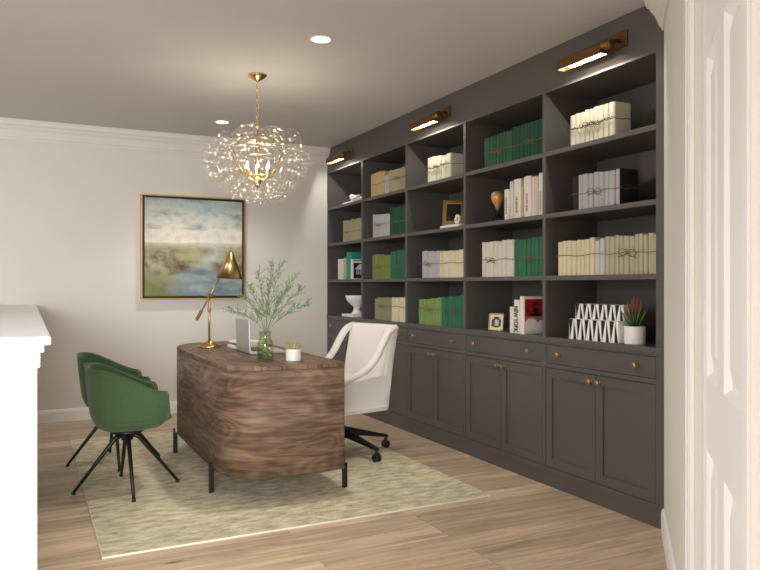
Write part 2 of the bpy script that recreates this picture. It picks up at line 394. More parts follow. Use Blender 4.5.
# ------------------------------------------------------------------ built-in bookcase
BY = [7.185, 6.286, 5.386, 4.471, 3.559, 2.652]      # bay limits from the far wall
SH = [2.10, 1.71, 1.32]; OPEN_TOP = 2.471; CT = 0.935
DEP = 0.44
BAYN = ['leftmost bay', 'second bay from left', 'middle bay', 'fourth bay from left', 'rightmost bay']
T = 0.0145
def knob(x, y, z, parent):
    bm = bmesh.new()
    lathe(bm, [(0, 0), (0.010, 0), (0.009, 0.003), (0.0055, 0.006), (0.005, 0.014), (0.012, 0.018), (0.0165, 0.022), (0.0165, 0.027), (0.012, 0.031), (0, 0.032)], 16,
          mat4=Matrix.Rotation(-PI / 2, 4, 'Y'))
    for f in bm.faces: f.smooth = True
    return finish(bm, 'knob', M_brass, parent, loc=(x, y, z))
for i in range(5):
    yh, yl = BY[i], BY[i + 1]; cy = (yh + yl) / 2; w = yh - yl
    if i == 4: yl_s = yl
    # ---- upper shelving unit (open bays)
    up = thing('bookcase', 'charcoal open shelving unit with three shelves, %s of the wall' % BAYN[i], 'bookcase', (XB, cy, CT + 0.001), 0, None)
    z0 = 0.0; zt = OPEN_TOP - CT
    for sgn in (-1, 1):
        y = sgn * w / 2
        box('side_panel', M_cab, 0, DEP, y, y - sgn * T, z0, zt, up)
    box('back_panel', M_cab, DEP - 0.012, DEP - 0.001, -w / 2 + T, w / 2 - T, z0, zt, up)
    for z in SH:
        box('shelf', M_cab, 0.002, DEP - 0.013, -w / 2 + T, w / 2 - T, z - 0.03 - CT, z - CT - 0.001, up, bevel=0.0015)
    # ---- base cabinet
    bc = thing('base_cabinet', 'charcoal base cabinet with a drawer above two panelled doors, %s' % BAYN[i], 'cabinet', (XB, cy, 0.0), 0, None)
    bm = bmesh.new()
    for sgn in (-1, 1):
        y = sgn * w / 2
        bx(bm, 0, DEP, min(y, y - sgn * T), max(y, y - sgn * T), 0.088, 0.90)
    bx(bm, 0, DEP, -w / 2 + T, w / 2 - T, 0.088, 0.122)
    bx(bm, 0, 0.02, -w / 2 + T, w / 2 - T, 0.746, 0.772)
    bx(bm, 0, 0.02, -w / 2 + T, w / 2 - T, 0.890, 0.90)
    bx(bm, DEP - 0.012, DEP, -w / 2 + T, w / 2 - T, 0.122, 0.90)
    bx(bm, 0.02, DEP - 0.012, -w / 2 + T, w / 2 - T, 0.754, 0.766)
    finish(bm, 'carcass', M_cab, bc)
    g = 0.0035
    # drawer
    dr = bpy.data.objects.new('drawer', None)
    bm = bmesh.new(); y0, y1, q0, q1 = -w / 2 + T + g, w / 2 - T - g, 0.775, 0.887
    bx(bm, 0.004, 0.018, y0, y1, q0, q1)
    fr = 0.012
    for a_ in ((y0, y0 + fr, q0, q1), (y1 - fr, y1, q0, q1), (y0 + fr, y1 - fr, q0, q0 + fr), (y0 + fr, y1 - fr, q1 - fr, q1)):
        bx(bm, 0.0015, 0.004, *a_)
    dr = finish(bm, 'drawer', M_cab, bc)
    for s in (-1, 1): knob(0.003, s * 0.31, 0.832, dr)
    # doors
    for s in (-1, 1):
        ya, yb = (g / 2, w / 2 - T - g) if s == 1 else (-w / 2 + T + g, -g / 2)
        q0, q1 = 0.125, 0.742; fr = 0.055
        bm = bmesh.new(); bx(bm, 0.011, 0.02, ya + 0.001, yb - 0.001, q0 + 0.001, q1 - 0.001)
        for a_ in ((ya, ya + fr, q0, q1), (yb - fr, yb, q0, q1), (ya + fr, yb - fr, q0, q0 + fr), (ya + fr, yb - fr, q1 - fr, q1)):
            bx(bm, 0.001, 0.013, *a_)
        d = finish(bm, 'door', M_cab, bc)
        knob(0.001, s * 0.034, 0.703, d)
# continuous pieces
o = box('countertop', M_cab, -0.008, DEP, -2.285, 2.285, 0, 0.034, bevel=0.002); o.location = (XB, 4.90, 0.901)
tag(o, 'long charcoal counter ledge running under the open shelves', 'counter')
o = box('plinth', M_cab, 0, 0.02, -2.285, 2.285, 0, 0.088); o.location = (XB + 0.008, 4.90, 0.0)
tag(o, 'charcoal toe kick board along the floor beneath the base cabinets', 'plinth')
o = box('fascia_panel', M_cab, 0, DEP, -2.285, 2.285, 0, H - OPEN_TOP - 0.002); o.location = (XB + 0.001, 4.90, OPEN_TOP + 0.001)
tag(o, 'charcoal fascia panel above the shelves reaching the ceiling', 'fascia')
o = box('filler_stile', M_cab, 0, 0.02, 2.617, 2.6515, 0.089, 0.9005); struct(o); o.name = 'trim_4'; o.location = (XB, 0, 0)
o = box('filler_stile', M_cab, 0, 0.02, 2.617, 2.6515, 0.936, OPEN_TOP); struct(o); o.name = 'trim_5'; o.location = (XB, 0, 0)
for o_ in ('trim_4', 'trim_5'): pass

# picture lights
def picture_light(y, label):
    """wall plate at the near end, box hood running away from it along the wall"""
    t = thing('picture_light', label, 'picture light', (XB, y, 2.568), 0, None)
    box('wall_plate', M_brassd, -0.010, 0.0, -0.058, 0.05, -0.008, 0.084, t, bevel=0.003)
    bm = bmesh.new(); tube(bm, [(-0.008, 0.0, 0.036), (-0.04, 0.0, 0.036), (-0.085, 0.0, 0.016)], 0.010, 12)
    finish(bm, 'arm', M_brassd, t, smooth=True)
    L0, L1, xc = 0.03, 0.392, -0.085
    sec = [(-0.028, -0.034), (-0.028, 0.018), (-0.022, 0.028), (-0.012, 0.033), (0.012, 0.033), (0.022, 0.028), (0.028, 0.018), (0.028, -0.034), (0.024, -0.034), (0.024, 0.016), (0.010, 0.028), (-0.010, 0.028), (-0.024, 0.016), (-0.024, -0.034)]
    sec = [(x + xc, z) for x, z in sec]
    bm = bmesh.new()
    r0 = [bm.verts.new((x, L0, z)) for x, z in sec]; r1 = [bm.verts.new((x, L1, z)) for x, z in sec]
    for k in range(len(sec)):
        j = (k + 1) % len(sec); bm.faces.new((r0[k], r0[j], r1[j], r1[k]))
    n8 = sec[:8]
    for yy in (L0, L1 - 0.004):
        a_ = [bm.verts.new((x, yy, z)) for x, z in n8]; b2 = [bm.verts.new((x, yy + 0.004, z)) for x, z in n8]
        bm.faces.new(a_[::-1]); bm.faces.new(b2)
        for k in range(8): bm.faces.new((a_[k], a_[(k + 1) % 8], b2[(k + 1) % 8], b2[k]))
    finish(bm, 'shade', M_brassd, t)
    bm = bmesh.new(); lathe(bm, [(0, -0.028), (0.02, -0.026), (0.030, -0.018), (0.032, 0.0), (0.032, 0.028), (0, 0.03)], 24, mat4=Matrix.Translation((xc, 0.0, 0.008)) @ Matrix.Rotation(-PI / 2, 4, 'X'))
    finish(bm, 'knuckle', M_brassd, t, smooth=False)
    box('lamp_tube', TUBE, xc - 0.0238, xc - 0.018, L0 + 0.01, L1 - 0.01, -0.033, -0.026, t)
    ld = bpy.data.lights.new('picture_light_lamp', 'AREA'); ld.shape = 'RECTANGLE'; ld.size = 0.008; ld.size_y = 0.3; ld.energy = 3.5; ld.color = (1, 0.93, 0.84)
    lo = bpy.data.objects.new('lamp_light', ld); COL.objects.link(lo); lo.parent = t; lo.location = (xc - 0.010, 0.21, -0.006); lo.rotation_euler = (0, math.radians(-25), 0)
    return t
TUBE = emat('tube_glow', (1, 0.92, 0.8, 1), 6)
picture_light(2.915, 'bronze picture light above the rightmost bay, largest in view')
picture_light(4.72, 'bronze picture light above the middle bay of shelves')
picture_light(6.55, 'bronze picture light above the leftmost bay beside the back wall')

# ------------------------------------------------------------------ books and ornaments on the shelves
SHN = {'A': 'top shelf', 'B': 'second shelf down', 'C': 'third shelf down', 'D': 'counter'}
SHZ = {'A': 2.10, 'B': 1.71, 'C': 1.32, 'D': CT}
def book_cover_mat(name, c, rough=0.75): return mat('book_' + name, srgb(*c), rough, var=0.05, scale=30, bump=0.2, bscale=400)
KC = {
 'tan': (196, 170, 122), 'greige': (168, 160, 136), 'white': (222, 218, 210), 'stone': (182, 182, 184), 'green': (44, 104, 78), 'deep': (18, 74, 54),
 'olive': (116, 134, 66), 'lime': (122, 150, 86), 'sage': (140, 140, 108), 'cream': (216, 206, 176), 'bluish': (190, 198, 204), 'ivory': (206, 202, 182),
 'mid': (38, 88, 62), 'coal': (34, 33, 34), 'putty': (182, 177, 152), 'teal': (36, 150, 130), 'pale': (206, 203, 193), 'pink': (226, 206, 196)}
def book(x0, y_lo, th, z, h, d, colour, name='book', parent=None, tilt=0):
    """spine towards -X at x0; occupies y_lo..y_lo+th; object origin at the foot of the spine"""
    mt = book_cover_mat(colour, KC[colour]); b = 0.0022
    bm = bmesh.new()
    # cover: two boards and a rounded spine in one section, swept in z
    sec = [(d, 0), (d, b), (0.010, b), (0.0045, th * 0.3), (0.0045, th * 0.7), (0.010, th - b), (d, th - b), (d, th), (0.0125, th), (0.0100, th - 0.0012), (0.0075, th - 0.0006), (0.0022, th * 0.86), (0, th / 2), (0.0022, th * 0.14), (0.0075, 0.0006), (0.0100, 0.0012), (0.0125, 0)]
    lo = [bm.verts.new((x, y, 0)) for x, y in sec]; hi = [bm.verts.new((x, y, h)) for x, y in sec]
    n = len(sec)
    for k in range(n): bm.faces.new((lo[k], lo[(k + 1) % n], hi[(k + 1) % n], hi[k]))
    bm.faces.new(lo[::-1]); bm.faces.new(hi)
    bmesh.ops.triangulate(bm, faces=[f for f in bm.faces if len(f.verts) > 4])
    o = finish(bm, name, mt, parent)
    o.location = (x0, y_lo, z)
    box('pages', M_paper, 0.0102, d - 0.004, b, th - b, 0.004, h - 0.004, o)
    return o
def cluster(bay, row, px0, px1, py0, py1, n, colour, desc, X=2.952, d=0.15, jit=0.006, ymin=None):
    """row of books between two sight lines; px0 is the far (left) end"""
    ya, yb = wall_y(px0, X), wall_y(px1, X)
    lim_lo = BY[bay] and BY[bay + 1] + T + 0.003; lim_hi = BY[bay] - T - 0.003
    ya = min(ya, lim_hi); yb = max(yb, lim_lo)
    if ymin is not None: yb = max(yb, ymin)
    z = SHZ[row]; h0 = wall_z(px0, py0, X) - z; h1 = wall_z(px1, py1, X) - z
    ws = [random.uniform(0.85, 1.15) for _ in range(n)]; tot = sum(ws); y = ya
    lab = '%s, %s, %s' % (desc, SHN[row], BAYN[bay]) if row != 'D' else '%s, on the counter, %s' % (desc, BAYN[bay])
    out = []
    for k, w in enumerate(ws):
        th = (ya - yb) * w / tot; h = h0 + (h1 - h0) * (k + 0.5) / n + random.uniform(-jit, jit)
        y -= th
        o = book(X + random.uniform(0, 0.004), y + 0.0014, th - 0.0028, z + 0.0005, h, d, colour)
        tag(o, lab, 'book', '%s %s' % (desc, BAYN[bay] + ' ' + SHN[row])); out.append(o)
    return ya, yb
def twine(bay, row, ya, yb, z, d, label, bows, X=2.952, garland=False, end='near'):
    bm = bmesh.new(); r = 0.0022; e = 0.004
    x0, x1 = X - e, X + d + 0.009
    pts = []
    def seg(a, b_, n):
        for k in range(n): t = k / n; pts.append((a[0] + (b_[0] - a[0]) * t, a[1] + (b_[1] - a[1]) * t, z + 0.004 * math.sin(6 * t * PI)))
    yb -= e; ya += e
    seg((x0, ya), (x0, yb), 24); seg((x0, yb), (x1, yb), 4); seg((x1, yb), (x1, ya), 4); seg((x1, ya), (x0, ya), 4)
    tube(bm, pts, r, 6, closed=True)
    for by, sc in bows:
        for s in (-1, 1):
            lp = [(x0 - 0.004 - 0.004 * math.sin(a), by + s * sc * 0.034 * (1 - math.cos(a)) * 0.6, z + 0.012 * sc * math.sin(a) + s * 0.004) for a in [2 * PI * k / 10 for k in range(10)]]
            tube(bm, lp, r * 0.9, 5, closed=True)
            tube(bm, [(x0 - 0.003, by, z), (x0 - 0.007, by + s * 0.02 * sc, z - 0.012 * sc), (x0 - 0.004, by + s * 0.045 * sc, z - (0.022 if s < 0 else 0.012) * sc)], r * 0.9, 5)
        lathe(bm, [(0, -0.004), (0.004, -0.002), (0.004, 0.002), (0, 0.004)], 8, c=(x0 - 0.003, by, z))
    mats = [M_twine]
    if garland:
        mats = [M_twine, M_dark]
        k = int((ya - yb) / 0.009)
        for i in range(k):
            y = yb + (ya - yb) * (i + 0.5) / k; s = random.choice((-1, 1)); a = random.uniform(0.3, 1.2) * s; l = random.uniform(0.012, 0.02)
            p = Vector((x0 - 0.003, y, z)); dy = math.cos(a) * l; dz = math.sin(a) * l
            n_ = Vector((0, -dz, dy)).normalized() * 0.0035
            q = p + Vector((-0.002, dy, dz)); mid = (p + q) / 2
            lo = [bm.verts.new(v) for v in (p, mid + n_, q, mid - n_)]; hi = [bm.verts.new(v + Vector((-0.0014, 0, 0))) for v in (p, mid + n_, q, mid - n_)]
            fs = [bm.faces.new(lo[::-1]), bm.faces.new(hi)] + [bm.faces.new((lo[j], lo[(j + 1) % 4], hi[(j + 1) % 4], hi[j])) for j in range(4)]
            for f in fs: f.material_index = 1
    o = finish(bm, 'twine', mats, smooth=False)
    return tag(o, label, 'twine')

# bay 1 (leftmost)
X0 = 2.952
ya, yb = cluster(0, 'B', 342.5, 361, 221, 218, 7, 'greige', 'greige cloth book tied with twine', X=2.97)
twine(0, 'B', ya, yb, SHZ['B'] + 0.10, 0.15, 'twine bow round the greige books, second shelf down of the leftmost bay', [(ya - 0.12, 1.0)], X=2.97)
cluster(0, 'C', 337.3, 342.5, 259, 258.5, 2, 'white', 'slim white book at the left of the teal volumes', X=2.975)
cluster(0, 'C', 342.7, 345.6, 258, 257, 1, 'putty', 'slim pale tan book leaning on the teal volume', X=2.975)
ya, yb = cluster(0, 'C', 346, 350.5, 252.5, 251.5, 2, 'teal', 'tall teal book', X=2.96, d=0.2)
def cover_art(name, x0, x1, y, z0, z1, fn, parent, nx=26, nz=34):
    """picture printed on a cover that faces -Y: thin plate with painted cells"""
    bm = bmesh.new(); cl = bm.loops.layers.float_color.new('paint')
    def quad(vs, c):
        f = bm.faces.new([bm.verts.new(v) for v in vs])
        for l in f.loops: l[cl] = c
    for i in range(nx):
        for j in range(nz):
            u0, u1, v0, v1 = i / nx, (i + 1) / nx, j / nz, (j + 1) / nz
            c = fn((u0 + u1) / 2, (v0 + v1) / 2)
            X_ = lambda u: x0 + (x1 - x0) * u
            Z_ = lambda v: z0 + (z1 - z0) * v
            quad([(X_(u0), y, Z_(v0)), (X_(u1), y, Z_(v0)), (X_(u1), y, Z_(v1)), (X_(u0), y, Z_(v1))], c)
    bmesh.ops.remove_doubles(bm, verts=bm.verts, dist=1e-6)
    bmesh.ops.solidify(bm, geom=bm.faces[:], thickness=0.0006)
    return finish(bm, name, paint_mat(), parent)
def paint_mat(rough=0.55):
    if 'painted' in MATS: return MATS['painted']
    m, nt, b = new_mat('printed_colours')
    at = N(nt, 'ShaderNodeVertexColor'); at.layer_name = 'paint'
    no = N(nt, 'ShaderNodeTexNoise'); no.inputs['Scale'].default_value = 180
    mx = N(nt, 'ShaderNodeMix', data_type='RGBA', blend_type='OVERLAY'); mx.inputs[0].default_value = 0.08
    nt.links.new(at.outputs[0], mx.inputs[6]); nt.links.new(no.outputs['Color'], mx.inputs[7]); nt.links.new(mx.outputs[2], b.inputs['Base Color'])
    b.inputs['Roughness'].default_value = rough
    MATS['painted'] = m
    return m
def dome_fn(u, v):
    w, k, p = srgb(225, 226, 232), srgb(34, 26, 40), srgb(96, 78, 140)
    if v > 0.86: return srgb(240, 240, 240) if v < 0.93 else srgb(36, 150, 130)
    if u < 0.05: return srgb(225, 225, 225)
    c = abs(u - 0.5)
    if 0.50 < v < 0.78 and c < 0.34 * (0.80 - v) / 0.30 + 0.05: return w
    if 0.22 < v < 0.5 and c < 0.3: return p if int(u * 26) % 3 else w
    return k
b1 = book(2.955, BY[1] + T + 0.004, yb - (BY[1] + T + 0.006), SHZ['C'] + 0.0005, 0.205, 0.19, 'white')
# the cover faces the near side
tag(b1, 'large book with a dark cover showing a white building, third shelf, leftmost bay', 'book')
o = b1
cy_ = BY[1] + T + 0.004
b1.scale = (1, 1, 1)
cover_art('cover_picture', 0.01, 0.185, -0.001, 0.01, 0.195, dome_fn, b1)
# move the picture book clear of the divider so its cover can be read
b1.location.y = yb - 0.052; 
for c in b1.children: pass
# re-cut thickness
def rescale_y(o, f): o.scale.y = f
rescale_y(b1, 0.045 / max(0.01, (yb - (BY[1] + T + 0.006))))
# white ornament on top shelf of bay 1
t = thing('ornament', 'white rounded knot ornament lying on a white book, top shelf of the leftmost bay', 'ornament', (3.03, wall_y(356, 3.03), 2.1005 + 0.026))
bm = bmesh.new(); pts = []
for k in range(40):
    a = 2 * PI * k / 40; R = 0.045 + 0.018 * math.cos(3 * a); pts.append((R * math.cos(2 * a), R * math.sin(2 * a), 0.045 + 0.02 * math.sin(3 * a)))
tube(bm, pts, 0.0135, 10, closed=True)
mz = min(v.co.z for v in bm.verts)
for v in bm.verts: v.co.z -= mz
finish(bm, 'knot', M_ceram, t, smooth=True)
o = box('book', M_wh, -0.07, 0.07, -0.13, 0.13, 0, 0.024, bevel=0.002); o.location = (3.04, wall_y(353.5, 3.04), 2.1005)
tag(o, 'flat white book under the knot ornament, top shelf of the leftmost bay', 'book')
# pedestal bowl on white book, counter of bay 1
t = thing('pedestal_bowl', 'white footed bowl standing on a flat white book, counter of the leftmost bay', 'bowl', (3.06, wall_y(357, 3.06), CT + 0.028 + 0.0008))
bm = bmesh.new()
lathe(bm, [(0, 0), (0.062, 0), (0.062, 0.006), (0.045, 0.02), (0.034, 0.05), (0.038, 0.075), (0.07, 0.1), (0.105, 0.135), (0.125, 0.19), (0.118, 0.19), (0.098, 0.14), (0.06, 0.105), (0, 0.09)], 40)
finish(bm, 'bowl', M_ceram, t, smooth=True)
o = box('book', M_wh, -0.1, 0.1, -0.14, 0.14, 0, 0.027, bevel=0.002); o.location = (3.05, wall_y(356, 3.05), CT + 0.0005)
tag(o, 'flat white book beneath the white footed bowl', 'book')

# bay 2
ya, yc = cluster(1, 'A', 370, 383.5, 175, 170.5, 5, 'tan', 'tan book tied with twine')
yc, yd = cluster(1, 'A', 383.7, 388, 176, 175, 1, 'stone', 'grey book between the tan and greige ones')
yd, yb = cluster(1, 'A', 388.2, 405, 171, 167, 5, 'greige', 'greige book tied with twine')
twine(1, 'A', ya, yb, SHZ['A'] + 0.115, 0.15, 'twine round the tan and greige books, top shelf of the second bay from the left', [(yb + 0.14, 1.1)])
ya, yc = cluster(1, 'B', 372, 388.8, 214.5, 213.5, 7, 'stone', 'pale grey book tied with twine')
yc, yb = cluster(1, 'B', 389, 405, 208.5, 205, 6, 'deep', 'dark green book tied with twine')
twine(1, 'B', ya, yb, SHZ['B'] + 0.12, 0.15, 'twine round the pale grey and green books, second bay from the left', [(ya - 0.14, 1.2), (yc - 0.15, 0.8)])
ya, yc = cluster(1, 'C', 371.5, 389.8, 255, 254.5, 7, 'olive', 'olive green book tied with twine')
yc, yb = cluster(1, 'C', 390, 405, 252, 249, 7, 'green', 'mid green book tied with twine')
twine(1, 'C', ya, yb, SHZ['C'] + 0.11, 0.15, 'twine round the olive and green books, second bay from the left', [(ya - 0.17, 1.2), (yc - 0.17, 0.8)])
ya, yc = cluster(1, 'D', 374, 390.8, 298, 297.5, 7, 'sage', 'sage grey book tied with twine')
yc, yb = cluster(1, 'D', 391, 405, 297.5, 298, 6, 'cream', 'cream book tied with twine')
twine(1, 'D', ya, yb, SHZ['D'] + 0.135, 0.15, 'twine round the sage and cream books, counter of the second bay from the left', [(ya - 0.17, 1.2)])
# bay 3
ya, yb = cluster(2, 'A', 426.5, 450, 158.5, 153.5, 5, 'ivory', 'ivory book wrapped in a dark-leaved garland')
twine(2, 'A', ya, yb, SHZ['A'] + 0.115, 0.15, 'twine garland with dark leaves round the ivory books, middle bay', [(ya - 0.16, 0.9)], garland=True)
ya0, yc0 = cluster(2, 'C', 418.5, 421, 253, 252.5, 1, 'coal', 'black book at the end of the pale grey bundle')
ya, yc = cluster(2, 'C', 421.2, 438.6, 251.5, 251, 6, 'stone', 'pale grey book tied with twine')
yc, yb = cluster(2, 'C', 438.8, 463, 251.5, 249.5, 8, 'cream', 'cream book tied with twine')
twine(2, 'C', ya0, yb, SHZ['C'] + 0.115, 0.15, 'twine round the pale grey and cream books, third shelf down of the middle bay', [(ya - 0.12, 1.2)])
ya, yc = cluster(2, 'D', 418, 440.8, 299.5, 298, 7, 'lime', 'light green book tied with twine')
yc, yb = cluster(2, 'D', 441, 463, 297.5, 295, 8, 'green', 'mid green book tied with twine')
twine(2, 'D', ya, yb, SHZ['D'] + 0.13, 0.15, 'twine round the light and mid green books, counter of the middle bay', [(ya - 0.18, 1.2), (yc - 0.18, 0.8)])
# bay 4
ya, yc = cluster(3, 'A', 483.5, 511.8, 138.5, 130, 9, 'mid', 'forest green book tied with twine')
yc, yb = cluster(3, 'A', 512, 542, 128, 119, 8, 'deep', 'dark bottle green book tied with twine')
twine(3, 'A', ya, yb, SHZ['A'] + 0.105, 0.15, 'twine round the dark green books, top shelf of the fourth bay from the left', [(ya - 0.17, 1.1), (yc - 0.2, 1.1)])
ya, yc = cluster(3, 'C', 481, 513, 243, 239.5, 8, 'pale', 'pale linen book tied with twine')
yc, yb = cluster(3, 'C', 513.2, 542, 240, 236.5, 7, 'green', 'mid green book tied with twine')
twine(3, 'C', ya, yb, SHZ['C'] + 0.12, 0.15, 'twine round the linen and green books, third shelf, fourth bay from left', [(ya - 0.13, 1.3), (yc - 0.17, 1.0)])
# magazines, bay 4 second shelf
mags = [(503.5, 508.4, 190, 'white'), (509, 512.5, 182, 'pale'), (512.7, 520, 180, 'white'), (520.3, 522.5, 187, 'tan'), (522.7, 530, 177, 'white'), (530.6, 533.5, 177.5, 'pink'), (533.6, 537.4, 177, 'pale'), (537.6, 542.5, 173.5, 'white')]
for k, (a, b_, py, c) in enumerate(mags):
    ya, yb = wall_y(a, X0), max(wall_y(b_, X0), BY[4] + T + 0.003)
    o = book(X0 + random.uniform(0, 0.004), yb + 0.0004, ya - yb - 0.0008, SHZ['B'] + 0.0005, wall_z(a, py, X0) - SHZ['B'], 0.19, c)
    tag(o, ['short white book beside the gold teardrop ornament', 'slim linen-coloured book beside the short white one', 'broad white book with small grey print, second shelf down', 'thin tan book squeezed between two broad white ones',
            'broadest white book with faint printed spine, second shelf down', 'slim blush-pink spine among the white books, second shelf down', 'slim linen-coloured book right of the pink spine', 'tallest white book against the divider, second shelf down of the fourth bay'][k], 'book', )
    if k in (0, 2, 4, 7):
        bm = bmesh.new(); th = ya - yb; z = 0.04
        while z < 0.15:
            l = random.uniform(0.004, 0.012); bx(bm, -0.0006, 0.0002, th * 0.35, th * 0.6, z, z + l); z += l + 0.004
        finish(bm, 'spine_print', mat('grey_ink', srgb(120, 116, 112), 0.7), o)
# bay 5
ya, yb = cluster(4, 'A', 569.5, 614, 116, 101.5, 9, 'ivory', 'ivory book wrapped in a dark-leaved garland', d=0.125, X=2.96)
twine(4, 'A', ya, yb, SHZ['A'] + 0.105, 0.125, 'twine garland with dark leaves round the ivory books, rightmost bay', [(ya - 0.17, 1.2), (ya - 0.22, 0.9)], X=2.96, garland=True)
ya, yc = cluster(4, 'B', 571.5, 577, 178, 176.5, 1, 'coal', 'black book at the far end of the grey bundle', X=2.975)
yc, yd = cluster(4, 'B', 577.2, 614, 175, 169.5, 7, 'stone', 'pale grey book tied with twine', X=2.975, d=0.14)
yd, yb = cluster(4, 'B', 614.2, 619.2, 169, 168.5, 1, 'stone', 'pale grey-spined end book with black cover', X=2.975, d=0.14)
o = box('black_cover', book_cover_mat('coal', KC['coal']), 0.0015, 0.1415, -0.0022, -0.0004, 0, wall_z(617, 168.7, 2.975) - SHZ['B'])
for q in COL.objects:
    if q.type == 'MESH' and q.get('label', '').startswith('pale grey-spined end'): o.parent = q
o['label'] = 'black cover board'
twine(4, 'B', ya, yb - 0.002, SHZ['B'] + 0.10, 0.15, 'twine bow round the pale grey books, second shelf down of the rightmost bay', [(ya - 0.2, 1.4)], X=2.975)
ya, yc = cluster(4, 'C', 557, 593.5, 241.5, 238, 8, 'cream', 'cream book tied with twine', jit=0.006)
yc, yd = cluster(4, 'C', 594, 598.8, 240, 240, 1, 'ivory', 'ivory book beside the pale blue one')
yd, ye = cluster(4, 'C', 599, 604, 239.5, 239.5, 1, 'bluish', 'pale blue book in the middle of the long bundle')
ye, yb = cluster(4, 'C', 604.2, 658, 237, 233.5, 11, 'putty', 'sandy green-grey book tied with twine', jit=0.006)
twine(4, 'C', ya, yb, SHZ['C'] + 0.12, 0.15, 'twine round the long row of cream and sandy books, rightmost bay', [(ye - 0.18, 1.6)])

# gold teardrop ornament
t = thing('ornament', 'gold teardrop ornament on a smoked glass cone beside the white books', 'ornament', (2.99, wall_y(497.6, 2.99), SHZ['B'] + 0.0005))
bm = bmesh.new(); lathe(bm, [(0, 0.0), (0.042, 0.0), (0.042, 0.004), (0.03, 0.03), (0.012, 0.065), (0.007, 0.09), (0, 0.092)], 32); finish(bm, 'base', M_smoke, t, smooth=True)
bm = bmesh.new(); lathe(bm, [(0, 0.07), (0.008, 0.082), (0.020, 0.112), (0.040, 0.146), (0.047, 0.172), (0.042, 0.198), (0.024, 0.215), (0, 0.221)], 32); finish(bm, 'teardrop', mat('satin_brass', srgb(200, 160, 100), 0.5, 0.55), t, smooth=True)
# photo frames
def photo_frame(loc, rz, w, h, bw, label, fn, tilt=0.18):
    t = thing('photo_frame', label, 'photo frame', loc, rz)
    bm = bmesh.new(); d = 0.014
    for a in ((-w / 2, -w / 2 + bw, 0, h), (w / 2 - bw, w / 2, 0, h), (-w / 2 + bw, w / 2 - bw, 0, bw), (-w / 2 + bw, w / 2 - bw, h - bw, h)):
        bx(bm, a[0], a[1], -d, 0, a[2], a[3])
    for v in bm.verts: v.co.y += v.co.z * math.tan(tilt)
    finish(bm, 'frame', M_brass, t, bevel=0.003)
    p = cover_art('picture', -w / 2 + bw, w / 2 - bw, -0.006, bw, h - bw, fn, t, 16, 16)
    for v in p.data.vertices: v.co.y += v.co.z * math.tan(tilt)
    bm = bmesh.new(); zz = h * 0.75; y0 = zz * math.tan(tilt)
    bx(bm, -0.012, 0.012, 0, 0.004, 0, zz)
    for v in bm.verts: v.co.y = y0 + v.co.y if v.co.z > 0.01 else y0 + 0.05 + v.co.y
    finish(bm, 'easel_leg', M_blk, t)
    return t
def dark_fn(u, v): return srgb(12, 10, 9) if (u - .5) ** 2 + (v - .5) ** 2 < 0.16 else srgb(30, 22, 16)
def bw_fn(u, v):
    if u < .12 or u > .88 or v < .12 or v > .88: return srgb(232, 226, 210)
    return srgb(200, 196, 188) if math.sin(u * 9) * math.cos(v * 7) > 0.1 else srgb(70, 66, 64)
X_ = 3.00; yf = wall_y(453.5, X_)
photo_frame((X_, yf, SHZ['B'] + 0.024), math.radians(-38), 0.175, 0.205, 0.032, 'gold photo frame leaning open on a flat white book, middle bay', dark_fn, 0.36)
o = box('book', M_wh, -0.085, 0.085, -0.15, 0.13, 0, 0.022, bevel=0.002); o.location = (3.04, yf, SHZ['B'] + 0.0005)
tag(o, 'flat white book under the gold photo frame, middle bay', 'book')
t = thing('ornament', 'small white and gold ring ornament in front of the gold photo frame', 'ornament', (2.975, wall_y(457.5, 2.975), SHZ['B'] + 0.0235))
bm = bmesh.new(); tube(bm, [(0.004 * math.sin(3 * a), 0.026 * math.cos(a), 0.037 + 0.026 * math.sin(a)) for a in [2 * PI * k / 24 for k in range(24)]], 0.011, 10, closed=True)
finish(bm, 'ring', M_ceram, t, smooth=True)
bm = bmesh.new(); lathe(bm, [(0, 0), (0.02, 0), (0.016, 0.006), (0, 0.008)], 20); finish(bm, 'foot', M_gold, t, smooth=True)
X_ = 3.0
photo_frame((X_, wall_y(496, X_), CT + 0.0015), math.radians(-52), 0.112, 0.122, 0.010, 'small gold photo frame on the counter of the fourth bay from the left', bw_fn, 0.22)

# NEW YORK books, bay 4 counter
def bk(px0, px1, py, c, label, d=0.19, X=2.97):
    ya, yb = wall_y(px0, X), wall_y(px1, X)
    o = book(X, yb + 0.0004, ya - yb - 0.0008, CT + 0.0005, wall_z(px1, py, X) - CT, d, c); tag(o, label, 'book'); return o, ya - yb
bk(509, 513, 307, 'white', 'short slim white book left of the thick lettered one', X=2.96)
ny, th = bk(513.2, 518.8, 300, 'white', 'white book with NEW YORK in black capitals down its spine', X=2.96)
cu = bpy.data.curves.new('spine_title', 'FONT'); cu.body = 'NEW YORK'; cu.size = 0.033; cu.extrude = 0.0003; cu.offset = 0.0012; cu.align_y = 'CENTER'
to = bpy.data.objects.new('spine_title', cu); COL.objects.link(to)
bpy.context.view_layer.update()
me = bpy.data.meshes.new_from_object(to.evaluated_get(bpy.context.evaluated_depsgraph_get()))
bpy.data.objects.remove(to); me.materials.clear(); me.materials.append(mat('black_ink', srgb(18, 18, 20), 0.6))
to = bpy.data.objects.new('spine_title', me); COL.objects.link(to); to.parent = ny
xs = [v.co.x for v in me.vertices]; ys = [v.co.y for v in me.vertices]; lx = max(xs) - min(xs); ly = max(ys) - min(ys)
mxx, mnx, mny = max(xs), min(xs), min(ys)
hh = ny.dimensions.z
